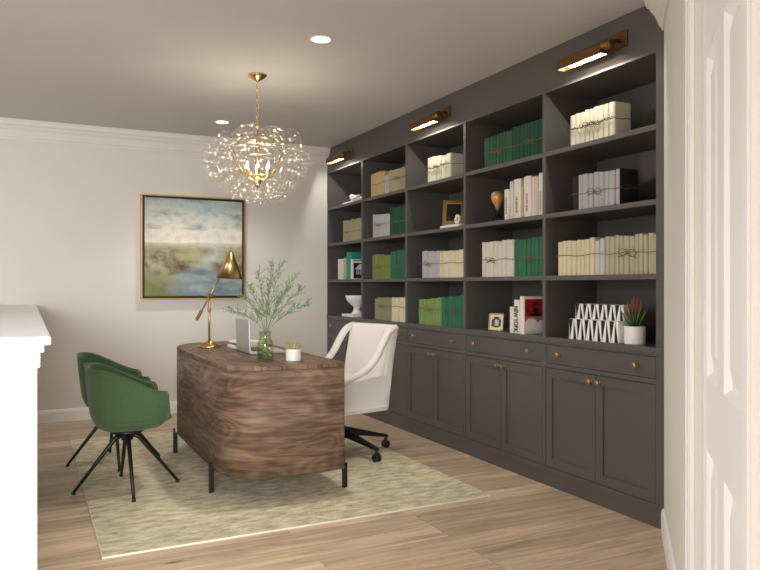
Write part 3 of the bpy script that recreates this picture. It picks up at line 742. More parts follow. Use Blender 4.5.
for v in me.vertices:
    a = (v.co.x - mnx) / lx; b_ = (v.co.y - mny) / ly; e_ = v.co.z
    v.co = Vector((-0.0008 - e_, th * (0.17 + 0.66 * (b_)), 0.0))
    v.co.z = 0.008 + (0.175) * (1 - a)
    v.co.y = th * (0.14 + 0.72 * (1 - b_))
red, rth = bk(519, 523.6, 296.5, 'white', 'thick white book with a red and black cover picture, fourth bay counter', d=0.2, X=2.94)
def red_fn(u, v):
    W_, R, K = srgb(232, 228, 222), srgb(176, 30, 26), srgb(34, 24, 24)
    if v < 0.1 or v > 0.95 or u < 0.04: return W_
    if 0.1 <= v < 0.46:
        if (u - 0.3) ** 2 / 0.09 + (v - 0.2) ** 2 / 0.05 < 1 or (u - 0.75) ** 2 / 0.05 + (v - 0.18) ** 2 / 0.03 < 1: return srgb(246, 240, 236)
        return srgb(190, 120, 110)
    if v > 0.8: return R if abs(u - 0.5) > 0.07 or v > 0.86 else K
    if abs(u - 0.5) < 0.1 and v < 0.72: return K
    if abs(u - 0.5) < 0.22 and 0.42 <= v < 0.56: return K
    return R if (int(u * 9) + int(v * 12)) % 4 else srgb(110, 20, 20)
cover_art('cover_picture', 0.003, 0.198, -0.0012, 0.003, wall_z(523, 296.5, 2.955) - CT - 0.004, red_fn, red)
for i_, o in enumerate((red,)): pass
# white lettered spine strip is part of the cover; triangle boxes
def tri_box(label, X, ya, yb, z, h, d, n):
    t = thing('decorative_box', label, 'box', (X, yb, z))
    L_ = ya - yb
    box('box_body', M_wh, 0, d, 0, L_, 0, h, t, bevel=0.001)
    bm = bmesh.new(); w = L_ / n
    for k in range(n):
        y0 = k * w
        for tri in (((y0 + w * 0.02, 0), (y0 + w * 0.40, 0), (y0 + w * 0.36, h)), ((y0 + w * 0.48, h), (y0 + w * 0.98, h), (y0 + w * 0.86, 0.0))):
            a = [bm.verts.new((-0.0002, max(0, min(L_, p)), 0.001 + q * 0.985)) for p, q in tri]; b_ = [bm.verts.new((-0.0012, max(0, min(L_, p)), 0.001 + q * 0.985)) for p, q in tri]
            bm.faces.new(a); bm.faces.new(b_[::-1])
            for j in range(3): bm.faces.new((a[j], a[(j + 1) % 3], b_[(j + 1) % 3], b_[j]))
    finish(bm, 'triangle_inlay', M_blk, t)
    return t
tri_box('large white box with black triangle inlay, lower of two, beside the potted succulent', 2.95, 3.357, 2.955, CT + 0.0005, 0.122, 0.16, 6)
tri_box('smaller white box with black triangle inlay stacked on the larger one', 2.995, 3.35, 2.96, CT + 0.123, 0.09, 0.11, 6)
# succulent pot
t = thing('potted_plant', 'spiky red-tipped succulent in a white cylinder pot on the counter', 'plant', (3.0, 2.882, CT + 0.0005))
bm = bmesh.new(); lathe(bm, [(0, 0), (0.052, 0), (0.057, 0.004), (0.058, 0.1), (0.052, 0.1), (0.051, 0.085), (0, 0.085)], 40); finish(bm, 'pot', M_ceram, t, smooth=False)
bm = bmesh.new(); lathe(bm, [(0, 0.09), (0.02, 0.089), (0.0505, 0.0855)], 24); finish(bm, 'soil', M_soil, t)
m, nt, b = new_mat('succulent_leaf'); tc = N(nt, 'ShaderNodeTexCoord'); sp = N(nt, 'ShaderNodeSeparateXYZ'); nt.links.new(tc.outputs['Object'], sp.inputs[0])
mr = N(nt, 'ShaderNodeMapRange'); mr.inputs[1].default_value = 0.15; mr.inputs[2].default_value = 0.27; nt.links.new(sp.outputs[2], mr.inputs[0])
rp = N(nt, 'ShaderNodeValToRGB'); rp.color_ramp.elements[0].color = srgb(74, 104, 56); rp.color_ramp.elements[1].color = srgb(170, 60, 62); nt.links.new(mr.outputs[0], rp.inputs[0]); nt.links.new(rp.outputs[0], b.inputs['Base Color'])
M_suc = m
bm = bmesh.new()
for k in range(34):
    a = k * 2.39996; f = k / 34; tl = 0.105 + 0.05 * f + random.uniform(-.015, .02); lean = (1 - f) * 0.62 + 0.05
    d = Vector((math.cos(a) * math.sin(lean), math.sin(a) * math.sin(lean), math.cos(lean))); p0 = Vector((0.012 * math.cos(a) * (1 - f), 0.012 * math.sin(a) * (1 - f), 0.088))
    pts = [p0, p0 + d * tl * 0.4, p0 + d * tl * 0.75 + Vector((0, 0, 0.008)), p0 + d * tl + Vector((0, 0, 0.02))]
    tube(bm, pts, [0.005, 0.0052, 0.003, 0.0006], 6)
finish(bm, 'leaves', M_suc, t, smooth=True)

# ------------------------------------------------------------------ rug
bm = bmesh.new(); bx(bm, 0.31, 2.47, 3.49, 6.26, 0.0005, 0.011)
o = finish(bm, 'rug', M_rug, bevel=0.003); tag(o, 'cream and pale green distressed rug under the desk and chairs', 'rug')
bm = bmesh.new(); tube(bm, [(0.31, 3.49, 0.006), (2.47, 3.49, 0.006), (2.47, 6.26, 0.006), (0.31, 6.26, 0.006)], 0.0055, 8, closed=True)
finish(bm, 'binding', mat('rug_binding', srgb(214, 210, 190), 0.9, bump=0.3), o)

RZ = 0.0115    # top of rug
# ------------------------------------------------------------------ desk
ZB, ZT = 0.165, 0.80
DC = (1.345, 4.84)
half = [(0.987, 4.42), (0.990, 4.30), (0.997, 4.15), (1.020, 4.05), (1.068, 3.972), (1.145, 3.918), (1.24, 3.890), (1.34, 3.882), (1.45, 3.872), (1.56, 3.877), (1.66, 3.893), (1.70, 3.902)]
def catmull(P, n=5):
    out = []
    for i in range(len(P) - 1):
        p0 = P[max(i - 1, 0)]; p1 = P[i]; p2 = P[i + 1]; p3 = P[min(i + 2, len(P) - 1)]
        for k in range(n):
            t = k / n
            out.append(tuple(0.5 * ((2 * p1[j]) + (-p0[j] + p2[j]) * t + (2 * p0[j] - 5 * p1[j] + 4 * p2[j] - p3[j]) * t * t + (-p0[j] + 3 * p1[j] - 3 * p2[j] + p3[j]) * t ** 3) for j in range(len(p1))))
    out.append(P[-1]); return out
near = catmull(half)                       # from left side to near right corner
half_far = [(0.987, 4.46), (0.990, 4.36), (1.006, 4.22), (1.035, 4.12), (1.085, 4.03), (1.155, 3.96), (1.24, 3.915), (1.34, 3.885), (1.45, 3.872), (1.56, 3.877), (1.66, 3.893), (1.70, 3.902)]
far = [(x, 2 * DC[1] - y) for x, y in catmull(half_far)]
outline = list(reversed(near)) + far       # near right corner -> left -> far right corner
desk = thing('desk', 'walnut executive desk with a rounded front on short black legs', 'desk', (DC[0], DC[1], RZ))
def offset(pts, d):
    out = []
    for i, p in enumerate(pts):
        a = pts[max(i - 1, 0)]; c = pts[min(i + 1, len(pts) - 1)]
        tx, ty = c[0] - a[0], c[1] - a[1]; l = math.hypot(tx, ty)
        out.append((p[0] + ty / l * d, p[1] - tx / l * d))
    return out
inner = offset(outline, 0.03)
if inner[len(inner) // 2][0] < outline[len(outline) // 2][0]: inner = offset(outline, -0.03)
loc = lambda P: [(x - DC[0], y - DC[1]) for x, y in P]
def section(bm, A, B, z0, z1):
    n = len(A)
    v = [[bm.verts.new((p[0], p[1], z)) for p in Q] for Q, z in ((A, z0), (A, z1), (B, z0), (B, z1))]
    for i in range(n - 1):
        bm.faces.new((v[0][i], v[0][i + 1], v[1][i + 1], v[1][i])).smooth = True
        bm.faces.new((v[2][i], v[3][i], v[3][i + 1], v[2][i + 1])).smooth = True
        bm.faces.new((v[0][i], v[2][i], v[2][i + 1], v[0][i + 1])); bm.faces.new((v[1][i], v[1][i + 1], v[3][i + 1], v[3][i]))
    bm.faces.new((v[0][0], v[1][0], v[3][0], v[2][0])); bm.faces.new((v[0][-1], v[2][-1], v[3][-1], v[1][-1]))
bm = bmesh.new(); section(bm, loc(outline), loc(inner), ZB - RZ, ZT - 0.026 - RZ); finish(bm, 'curved_panel', M_wal, desk)
bm = bmesh.new(); top = loc(outline); prism(bm, top, ZT - 0.0255 - RZ, ZT - RZ)
finish(bm, 'desktop', M_walt, desk, bevel=0.003)
box('bottom_rail', M_wal, 0.30, 0.352, -0.86, 0.86, ZT - 0.09 - RZ, ZT - 0.027 - RZ, desk)
for sy in (-1, 1):   # drawer pedestals behind the curved panel, at the sitter's side
    bm = bmesh.new(); ya, yb = sorted((sy * 0.56, sy * 0.86))
    bx(bm, -0.1, 0.335, ya, yb, ZB - RZ + 0.0, ZT - 0.092 - RZ)
    pd = finish(bm, 'drawer_pedestal', M_wal, desk)
    for k in range(3):
        z0 = ZB - RZ + 0.012 + k * 0.18
        d_ = box('drawer', M_wal, 0.336, 0.352, ya + 0.006, yb - 0.006, z0, z0 + 0.172, pd, bevel=0.002)
        box('drawer_pull', M_black, 0.352, 0.366, (ya + yb) / 2 - 0.05, (ya + yb) / 2 + 0.05, z0 + 0.13, z0 + 0.138, d_)
def leg(x, y, ang):
    bm = bmesh.new(); h = ZB - RZ
    bx(bm, -0.005, 0.007, -0.012, 0.012, 0, h + 0.03); bx(bm, -0.024, -0.004, -0.005, 0.005, 0, h)
    o = finish(bm, 'leg', M_black, desk, bevel=0.0015); o.location = (x - DC[0], y - DC[1], 0); o.rotation_euler = (0, 0, ang); return o
leg(0.984, 4.28, PI); leg(0.978, 2 * DC[1] - 4.335 + 0.07, PI); 
leg(1.75, 4.03, PI); leg(1.75, 2 * DC[1] - 4.03, PI)

# ------------------------------------------------------------------ green tub chairs
def tub_chair(loc, rz, label):
    t = thing('tub_chair', label, 'chair', loc, rz, None)
    def rim(th):   # th 0 = front
        a = abs(math.degrees(th))
        def sm(x): x = max(0, min(1, x)); return x * x * (3 - 2 * x)
        x = plan(th) * math.cos(th)
        return 0.44 + (0.17 + 0.15 * sm((0.22 - x) / 0.42)) * sm((a - 38) / 9)
    def plan(th):
        n = 3.3; c, s = math.cos(th), math.sin(th)
        k = (abs(c / (0.245 if c > 0 else 0.232)) ** n + abs(s / 0.268) ** n) ** (-1 / n)
        return k
    bm = bmesh.new(); NT = 120
    prof = [(0.0, 0.0), (0.3, 0.0), (0.58, 0.01), (0.78, 0.035), (0.90, 0.085)]
    up = [0.15, 0.3, 0.5, 0.7, 0.85, 0.95, 1.0]
    rings = []
    for k in range(len(prof) + len(up)):
        ring = []
        for i in range(NT):
            th = -PI + 2 * PI * i / NT; r = plan(th); h = rim(th)
            if k < len(prof):
                g, z = prof[k]; z = 0.365 + z * (0.7 if abs(th) < 0.7 else 1)
            else:
                q = up[k - len(prof)]
                z0 = 0.365 + 0.085 * (0.7 if abs(th) < 0.7 else 1); g = 0.90 + 0.115 * math.sin(q * PI / 2) + (0.03 * q * q * max(0, -math.cos(th)))
                z = z0 + (h - z0) * q
            ring.append((r * g * math.cos(th), r * g * math.sin(th), z))
        rings.append(ring)
    vs = [[bm.verts.new(p) for p in ring] for ring in rings[1:]]
    ctr = bm.verts.new((0, 0, 0.365))
    for i in range(NT): bm.faces.new((ctr, vs[0][i], vs[0][(i + 1) % NT]))
    for a, b_ in zip(vs[:-1], vs[1:]):
        for i in range(NT): bm.faces.new((a[i], b_[i], b_[(i + 1) % NT], a[(i + 1) % NT]))
    o = finish(bm, 'shell', M_green, t, smooth=True)
    md = o.modifiers.new('thick', 'SOLIDIFY'); md.thickness = 0.028; md.offset = -1
    md = o.modifiers.new('sub', 'SUBSURF'); md.levels = 1; md.render_levels = 1
    # piping along the rim
    bm = bmesh.new(); top = rings[-1]
    tube(bm, [(x * 1.003, y * 1.003, z + 0.001) for x, y, z in top], 0.0035, 6, closed=True); finish(bm, 'piping', M_green, t, smooth=True)
    bm = bmesh.new(); cr = []
    lv = [(0.84, 0.415), (0.875, 0.43), (0.86, 0.452), (0.75, 0.465), (0.4, 0.468)]
    for g, z in lv: cr.append([bm.verts.new((plan(-PI + 2 * PI * i / 48) * g * math.cos(-PI + 2 * PI * i / 48) + 0.008, plan(-PI + 2 * PI * i / 48) * g * math.sin(-PI + 2 * PI * i / 48), z)) for i in range(48)])
    for a, b_ in zip(cr[:-1], cr[1:]):
        for i in range(48): bm.faces.new((a[i], a[(i + 1) % 48], b_[(i + 1) % 48], b_[i]))
    bm.faces.new(cr[0][::-1]); bm.faces.new(cr[-1])
    finish(bm, 'seat_cushion', M_green, t, smooth=True)
    bm = bmesh.new(); lathe(bm, [(0, 0.30), (0.034, 0.30), (0.036, 0.345), (0.10, 0.352), (0.10, 0.364), (0, 0.364)], 24)
    finish(bm, 'hub', M_black, t)
    for k in range(4):
        a = k * PI / 2; c, s = math.cos(a), math.sin(a)
        bm = bmesh.new()
        p = [Vector((0.02 * c, 0.02 * s, 0.335)), Vector((0.07 * c, 0.07 * s, 0.312)), Vector((0.302 * c, 0.302 * s, 0.014)), ]
        tube(bm, [p[0], p[1], p[1] + (p[2] - p[1]) * 0.5, p[2]], [0.014, 0.0145, 0.012, 0.009], 8)
        lg = finish(bm, 'leg', M_black, t, smooth=True)
        bm = bmesh.new(); lathe(bm, [(0, 0), (0.012, 0), (0.012, 0.016), (0, 0.018)], 12, c=(0.303 * c, 0.303 * s, 0)); finish(bm, 'foot', M_blk, lg)
    return t
tub_chair((0.549, 4.605, RZ), 0, 'green upholstered tub chair on black legs, nearer of the pair')
tub_chair((0.552, 5.345, RZ), 0, 'green upholstered tub chair on black legs, farther one half hidden')
# front-left feet of both chairs stand on the floor side of the rug edge

# ------------------------------------------------------------------ swivel chair
def swivel_chair(loc, rz):
    t = thing('office_chair', 'cream upholstered swivel chair with swooping arms behind the desk', 'office chair', loc, rz)
    # seat
    def rounded(bm, x0, x1, y0, y1, z0, z1, r=0.07):
        P = []
        for cx, cy, a0 in ((x1 - r, y1 - r, 0), (x0 + r * .4, y1 - r * .4, PI / 2), (x0 + r * .4, y0 + r * .4, PI), (x1 - r, y0 + r, 1.5 * PI)):
            rr = r if cx > 0 else r * .4
            for k in range(6): a = a0 + PI / 2 * k / 5; P.append((cx + rr * math.cos(a), cy + rr * math.sin(a)))
        prism(bm, P, z0, z1)
    bm = bmesh.new(); rounded(bm, -0.26, 0.27, -0.265, 0.265, 0.325, 0.47); finish(bm, 'seat_base', M_cream, t, bevel=0.012, seg=3)
    bm = bmesh.new(); rounded(bm, -0.25, 0.265, -0.245, 0.245, 0.47, 0.56); o = finish(bm, 'seat_cushion', M_cream, t, bevel=0.032, seg=5)
    for p in o.data.polygons: p.use_smooth = True
    bm = bmesh.new(); P = []
    for cx, cy, a0, rr in ((0.20, 0.195, 0, .07), (-0.232, 0.237, PI / 2, .028), (-0.232, -0.237, PI, .028), (0.20, -0.195, 1.5 * PI, .07)):
        for k in range(5): a = a0 + PI / 2 * k / 4; P.append((cx + (rr + .002) * math.cos(a), cy + (rr + .002) * math.sin(a), 0.355))
    tube(bm, P, 0.004, 6, closed=True); finish(bm, 'piping', M_cream, t, smooth=True)
    # back: curved slab
    bm = bmesh.new(); NZ, NY = 14, 12; F, B = [], []
    for j in range(NZ + 1):
        v = j / NZ; z = 0.33 + 0.62 * v; xc = -0.225 - 0.075 * v - 0.035 * v * v; hw_ = 0.258 + 0.012 * v
        fr, bk_ = [], []
        for i in range(NY + 1):
            s = -1 + 2 * i / NY; cx = xc + 0.045 * s * s
            thick = 0.085 - 0.02 * v
            fr.append(bm.verts.new((cx + 0.01 * (1 - s * s), hw_ * s, z))); bk_.append(bm.verts.new((cx - thick, hw_ * s, z)))
        F.append(fr); B.append(bk_)
    for j in range(NZ):
        for i in range(NY):
            bm.faces.new((F[j][i], F[j][i + 1], F[j + 1][i + 1], F[j + 1][i])); bm.faces.new((B[j][i], B[j + 1][i], B[j + 1][i + 1], B[j][i + 1]))
        for i in (0, NY): bm.faces.new((F[j][i], B[j][i], B[j + 1][i], F[j + 1][i]))
    for j in (0, NZ):
        for i in range(NY): bm.faces.new((F[j][i], F[j][i + 1], B[j][i + 1], B[j][i]))
    o = finish(bm, 'backrest', M_cream, t, smooth=True, bevel=0.022, seg=4)
    # arms: swept bands from the top corners of the back down to the seat front
    for s in (-1, 1):
        path = catmull([(-0.325, 0.935), (-0.255, 0.905), (-0.195, 0.83), (-0.14, 0.74), (-0.07, 0.665), (0.02, 0.615), (0.12, 0.585), (0.21, 0.55), (0.245, 0.49), (0.25, 0.42)], 4)
        bm = bmesh.new(); rings = []
        n = len(path)
        for k, (x, z) in enumerate(path):
            a = path[max(k - 1, 0)]; c = path[min(k + 1, n - 1)]; tx, tz = c[0] - a[0], c[1] - a[1]; l = math.hypot(tx, tz); nx, nz = -tz / l, tx / l
            f = k / (n - 1); w = 0.030; th = 0.020 + 0.006 * abs(f - 0.4)
            yc = s * (0.262 + 0.014 * math.sin(f * PI))
            ring = []
            for m_ in range(12):
                q = 2 * PI * m_ / 12; cx_ = math.copysign(abs(math.cos(q)) ** 0.6, math.cos(q)); sx_ = math.copysign(abs(math.sin(q)) ** 0.6, math.sin(q))
                ring.append(bm.verts.new((x + nx * th * cx_, yc + w * sx_, z + nz * th * cx_)))
            rings.append(ring)
        for a, b_ in zip(rings[:-1], rings[1:]):
            for m_ in range(12): bm.faces.new((a[m_], a[(m_ + 1) % 12], b_[(m_ + 1) % 12], b_[m_]))
        bm.faces.new(rings[0]); bm.faces.new(rings[-1][::-1])
        finish(bm, 'arm', M_cream, t, smooth=True)
        # lower side panel between seat and arm
        bm = bmesh.new()
        side = [(-0.26, 0.44), (-0.28, 0.585), (-0.20, 0.585), (-0.08, 0.575), (0.02, 0.56), (0.12, 0.54), (0.20, 0.51), (0.235, 0.44)]
        lo = [bm.verts.new((x, s * 0.250, z)) for x, z in side]; hi = [bm.verts.new((x, s * 0.266, z)) for x, z in side]
        bm.faces.new(lo); bm.faces.new(hi[::-1])
        for i in range(len(side)): bm.faces.new((lo[i], lo[(i + 1) % len(side)], hi[(i + 1) % len(side)], hi[i]))
        finish(bm, 'side_panel', M_cream, t)
    # mechanism + column
    bm = bmesh.new(); bx(bm, -0.13, 0.13, -0.09, 0.09, 0.29, 0.326); finish(bm, 'seat_plate', M_blk, t)
    bm = bmesh.new(); tube(bm, [(0.02, -0.1, 0.31), (0.02, -0.2, 0.3), (0.02, -0.255, 0.29)], 0.006, 8); finish(bm, 'lever', M_blk, t)
    bm = bmesh.new(); lathe(bm, [(0, 0.12), (0.04, 0.12), (0.042, 0.2), (0.028, 0.21), (0.027, 0.25), (0.018, 0.255), (0.018, 0.292), (0, 0.292)], 24); finish(bm, 'gas_column', M_blk, t)
    for k in range(5):
        a = math.radians(-71 + 72 * k) - rz; c, s_ = math.cos(a), math.sin(a); n_ = Vector((-s_, c, 0)); d = Vector((c, s_, 0))
        bm = bmesh.new(); R = 0.385
        secs = []
        for q, hw_, z0, z1 in ((0.02, 0.030, 0.13, 0.20), (0.12, 0.026, 0.125, 0.175), (0.30, 0.019, 0.095, 0.125), (R, 0.017, 0.082, 0.105), (R + 0.016, 0.012, 0.082, 0.098)):
            secs.append([bm.verts.new(d * q + n_ * w_ + Vector((0, 0, z))) for w_, z in ((-hw_, z0), (hw_, z0), (hw_, z1 - .006), (hw_ * .5, z1), (-hw_ * .5, z1), (-hw_, z1 - .006))])
        for x, y in zip(secs[:-1], secs[1:]):
            for i in range(6): bm.faces.new((x[i], x[(i + 1) % 6], y[(i + 1) % 6], y[i]))
        bm.faces.new(secs[0][::-1]); bm.faces.new(secs[-1])
        sp = finish(bm, 'base_arm', M_black, t, bevel=0.002)
        bm = bmesh.new(); p = d * R
        floor_z = 0.0
        for w_ in (-0.016, 0.016):
            lathe(bm, [(0, -0.008), (0.024, -0.008), (0.029, -0.004), (0.029, 0.004), (0.024, 0.008), (0, 0.008)], 20,
                  mat4=Matrix.Translation(p + n_ * w_ + Vector((0, 0, 0.0292))) @ Matrix.Rotation(a, 4, 'Z') @ Matrix.Rotation(PI / 2, 4, 'X'))
        tube(bm, [p + n_ * -0.02 + Vector((0, 0, 0.029)), p + n_ * 0.02 + Vector((0, 0, 0.029))], 0.006, 8)
        tube(bm, [p + Vector((0, 0, 0.03)), p + Vector((0, 0, 0.06)), p + Vector((0, 0, 0.088))], [0.007, 0.014, 0.010], 10)
        finish(bm, 'caster', M_blk, sp, smooth=False)
    return t
swivel_chair((2.085, 4.87, RZ), PI + math.radians(12.4))

# ------------------------------------------------------------------ things on the desk
# brass lamp
t = thing('desk_lamp', 'brass desk lamp with a cone shade and pivoting arm on the desk', 'lamp', (1.205, 5.27, ZT + 0.0005))
bm = bmesh.new(); lathe(bm, [(0, 0), (0.086, 0), (0.088, 0.004), (0.086, 0.018), (0.062, 0.023), (0.054, 0.034), (0.03, 0.042), (0.016, 0.046), (0.012, 0.05), (0, 0.05)], 40); finish(bm, 'base', M_brass, t, smooth=True)
bm = bmesh.new(); tube(bm, [(0, 0, 0.04), (0, 0, 0.385)], 0.008, 12); lathe(bm, [(0, 0.26), (0.012, 0.262), (0.012, 0.285), (0, 0.287)], 16); finish(bm, 'stem', M_brass, t, smooth=True)
P0, P1 = Vector((-0.08, 0.0, 0.23)), Vector((0.160, 0, 0.665)); dv = (P1 - P0).normalized()
bm = bmesh.new(); tube(bm, [P0, P1], 0.0055, 10); finish(bm, 'arm', M_brass, t, smooth=True)
bm = bmesh.new(); tube(bm, [P0 - dv * 0.03, P0 + dv * 0.05], 0.012, 14); finish(bm, 'counterweight', M_brassd, t, smooth=False, bevel=0.003)
bm = bmesh.new(); lathe(bm, [(0, -0.02), (0.014, -0.02), (0.014, 0.02), (0, 0.02)], 16, mat4=Matrix.Translation((0.0, 0, 0.385)) @ Matrix.Rotation(PI / 2, 4, 'X'))
bx(bm, -0.02, 0.03, -0.009, 0.009, 0.372, 0.398); finish(bm, 'pivot', M_brassd, t)
bm = bmesh.new()
pr = [(0.0, 0.0), (0.010, 0.0), (0.014, -0.012), (0.024, -0.026), (0.100, -0.205), (0.0975, -0.205), (0.022, -0.032), (0.0, -0.028)]
lathe(bm, pr, 40, mat4=Matrix.Translation((0.162, 0, 0.715)) @ Matrix.Rotation(math.radians(3), 4, 'Y')); tube(bm, [(0.162, 0, 0.705), (0.162, 0, 0.745)], 0.004, 8)
bmesh.ops.recalc_face_normals(bm, faces=bm.faces)
finish(bm, 'shade', M_brass, t, smooth=True)
# laptop, screen facing the chair
t = thing('laptop', 'silver laptop standing open on the desk, its lid toward the green chairs', 'laptop', (1.33, 4.78, ZT + 0.0005))
box('base', M_alu, 0.0, 0.25, -0.17, 0.17, 0, 0.016, t, bevel=0.004)
bm = bmesh.new(); bx(bm, -0.008, 0.0, -0.17, 0.17, 0.012, 0.228)
for v in bm.verts: v.co.x -= (v.co.z - 0.012) * 0.03
finish(bm, 'lid', M_alu, t, bevel=0.003)
bm = bmesh.new(); bx(bm, 0.0002, 0.0015, -0.16, 0.16, 0.03, 0.218)
for v in bm.verts: v.co.x -= (v.co.z - 0.012) * 0.03
finish(bm, 'screen', M_blk, t)
box('keyboard', M_blk, 0.03, 0.14, -0.14, 0.14, 0.0162, 0.0172, t)
# stacked books behind the laptop
zz = ZT + 0.0005
for k, (dx, dy, th, c, rot) in enumerate(((0.20, 0.27, 0.020, M_wh, 0.1), (0.19, 0.26, 0.016, mat('greybrown_cover', srgb(120, 104, 92), 0.7), -0.05), (0.17, 0.24, 0.014, M_wh, 0.2))):
    bm = bmesh.new(); b = 0.002; bx(bm, -dx / 2, dx / 2, -dy / 2, dy / 2, 0, b); bx(bm, -dx / 2, dx / 2, -dy / 2, dy / 2, th - b, th); bx(bm, -dx / 2, -dx / 2 + b, -dy / 2, dy / 2, b, th - b)
    o = finish(bm, 'book', c); o.location = (1.45, 5.13, zz); o.rotation_euler = (0, 0, rot)
    box('pages', M_paper, -dx / 2 + b + .0002, dx / 2 - 0.004, -dy / 2 + .004, dy / 2 - .004, b + .0001, th - b - .0001, o)
    tag(o, ['white book at the bottom of the stack beyond the laptop', 'brown-grey book in the middle of the stack beyond the laptop', 'white book on top of the stack beyond the laptop'][k], 'book')
    zz += th + 0.0004
# vase and branches
VX, VY = 1.29, 4.16
t = thing('vase', 'green glass bottle vase holding leafy branches on the desk', 'vase', (VX, VY, ZT + 0.0005))
bm = bmesh.new(); lathe(bm, [(0, 0.001), (0.046, 0.001), (0.050, 0.006), (0.0505, 0.10), (0.048, 0.118), (0.036, 0.135), (0.034, 0.15), (0.036, 0.176), (0.040, 0.182), (0.036, 0.180), (0.031, 0.15), (0.033, 0.134), (0.0455, 0.115), (0.0475, 0.10), (0.047, 0.012), (0, 0.010)], 40)
finish(bm, 'glass_body', M_vase, t, smooth=True)
bm = bmesh.new(); lathe(bm, [(0, 0.0105), (0.0468, 0.0125), (0.0472, 0.07), (0, 0.07)], 32)
m = shell_glass('vase_water', (0.93, 0.96, 0.9, 1), (0.9, 0.95, 0.9, 1), 0.02, 0.2)
finish(bm, 'water', m, t, smooth=True)
rnd = random.Random(11)
tips = [(-0.20, 0.0, 0.29), (-0.10, 0.05, 0.44), (-0.03, -0.06, 0.51), (0.04, 0.06, 0.56), (0.10, -0.05, 0.57), (0.16, 0.02, 0.48), (0.215, -0.03, 0.42), (0.25, 0.03, 0.33), (-0.11, -0.06, 0.37), (0.01, 0.1, 0.47), (0.12, 0.09, 0.42)]
RT = Vector((C_, -S_, 0)); FW = Vector((S_, C_, 0))
for tx, ty, tz in tips:
    root = thing('leafy_branch', 'feathery green branch standing in the green glass vase', 'branch', (VX, VY, ZT + 0.012), 0, 'branches in the glass vase')
    tip = RT * tx + FW * ty + Vector((0, 0, tz)); ctrl = Vector((tip.x * 0.12, tip.y * 0.12, tz * 0.55)); base = Vector((-tip.x * 0.1, -tip.y * 0.1, 0.002))
    if base.length > 0.03: base = base.normalized() * 0.03
    nk = ctrl.copy(); nk = Vector((tip.x * 0.06, tip.y * 0.06, 0.17))
    main = catmull([tuple(base), tuple(nk), tuple(nk.lerp(tip, 0.5) + Vector((0, 0, 0.03))), tuple(tip)], 7)
    bm = bmesh.new(); tube(bm, main, [0.0022 * (1 - 0.6 * k / (len(main) - 1)) for k in range(len(main))], 5)
    lb = bmesh.new()
    def leaf(p, d, l):
        d = d.normalized(); s = d.cross(Vector((rnd.uniform(-1, 1), rnd.uniform(-1, 1), rnd.uniform(-1, 1)))).normalized() * l * 0.24; nn = d.cross(s).normalized() * l * 0.06
        a = lb.verts.new(p); b_ = lb.verts.new(p + d * l * 0.5 + s + nn); c = lb.verts.new(p + d * l); e_ = lb.verts.new(p + d * l * 0.5 - s + nn)
        lb.faces.new((a, b_, c)); lb.faces.new((a, c, e_))
    for k in range(10, len(main)):
        p = Vector(main[k]); dr_ = (p - Vector(main[k - 1])).normalized()
        for q in range(2):
            sd = (dr_ * 0.9 + Vector((rnd.uniform(-1, 1), rnd.uniform(-1, 1), rnd.uniform(-0.4, 0.9))) * 0.9).normalized()
            ln = rnd.uniform(0.045, 0.10) * (1.15 - 0.5 * k / len(main)); tp = p + sd * ln + Vector((0, 0, -0.004))
            tube(bm, [p, (p + tp) / 2 + Vector((0, 0, 0.003)), tp], [0.0011, 0.0009, 0.0006], 4)
            nl = 8
            for w in range(nl):
                pp = p.lerp(tp, (w + 1) / nl)
                for z in (-1, 1):
                    leaf(pp, sd * 0.6 + Vector((rnd.uniform(-1, 1), rnd.uniform(-1, 1), rnd.uniform(-.6, 1))) * 0.8, rnd.uniform(0.007, 0.013))
    leaf(tip, tip - Vector(main[-2]), 0.016)
    finish(bm, 'stem', M_stem, root, smooth=True)
    finish(lb, 'leaves', M_leaf, root)
# white pot with gold sprigs
t = thing('planter', 'small round white pot filled with gold and green sprigs on the desk', 'planter', (1.455, 4.12, ZT + 0.0005))
bm = bmesh.new(); lathe(bm, [(0, 0), (0.044, 0), (0.0465, 0.004), (0.0465, 0.072), (0.042, 0.072), (0.041, 0.06), (0, 0.06)], 40); finish(bm, 'pot', M_ceram, t)
bm = bmesh.new()
for k in range(34):
    a = k * 2.4; r = 0.006 * math.sqrt(k); p = Vector((r * math.cos(a), r * math.sin(a), 0.061)); d = Vector((math.cos(a) * r * 12, math.sin(a) * r * 12, 1)).normalized()
    tube(bm, [p, p + d * 0.022, p + d * 0.046 * random.uniform(0.7, 1.2)], [0.003, 0.008, 0.001], 6)
finish(bm, 'sprigs', mat('gold_green_sprig', srgb(176, 156, 108), 0.5, 0.3, var=0.5, scale=50), t)

# ------------------------------------------------------------------ painting
t = thing('painting', 'square abstract marsh landscape painting in a gold floater frame', 'painting', (1.49, YW - 0.002, 1.632))
hw_ = 0.512
bm = bmesh.new()
for a in ((-hw_, -hw_ + 0.012, -hw_, hw_), (hw_ - 0.012, hw_, -hw_, hw_), (-hw_ + 0.012, hw_ - 0.012, -hw_, -hw_ + 0.012), (-hw_ + 0.012, hw_ - 0.012, hw_ - 0.012, hw_)):
    bx(bm, a[0], a[1], -0.05, 0, a[2], a[3])
finish(bm, 'frame', mat('frame_gold', srgb(196, 158, 98), 0.4, 0.6, var=0.1), t)
box('backing', M_blk, -hw_ + 0.0125, hw_ - 0.0125, -0.012, -0.001, -hw_ + 0.0125, hw_ - 0.0125, t)
from mathutils import noise as NZ_
def fbm(x, y, s=0, o=4):
    v = 0; a = 0.5
    for k in range(o): v += a * NZ_.noise(Vector((x, y, s))); x *= 2.1; y *= 2.1; a *= 0.5
    return v
def lerp(a, b_, t): t = max(0, min(1, t)); return tuple(a[i] + (b_[i] - a[i]) * t for i in range(3)) + (1,)
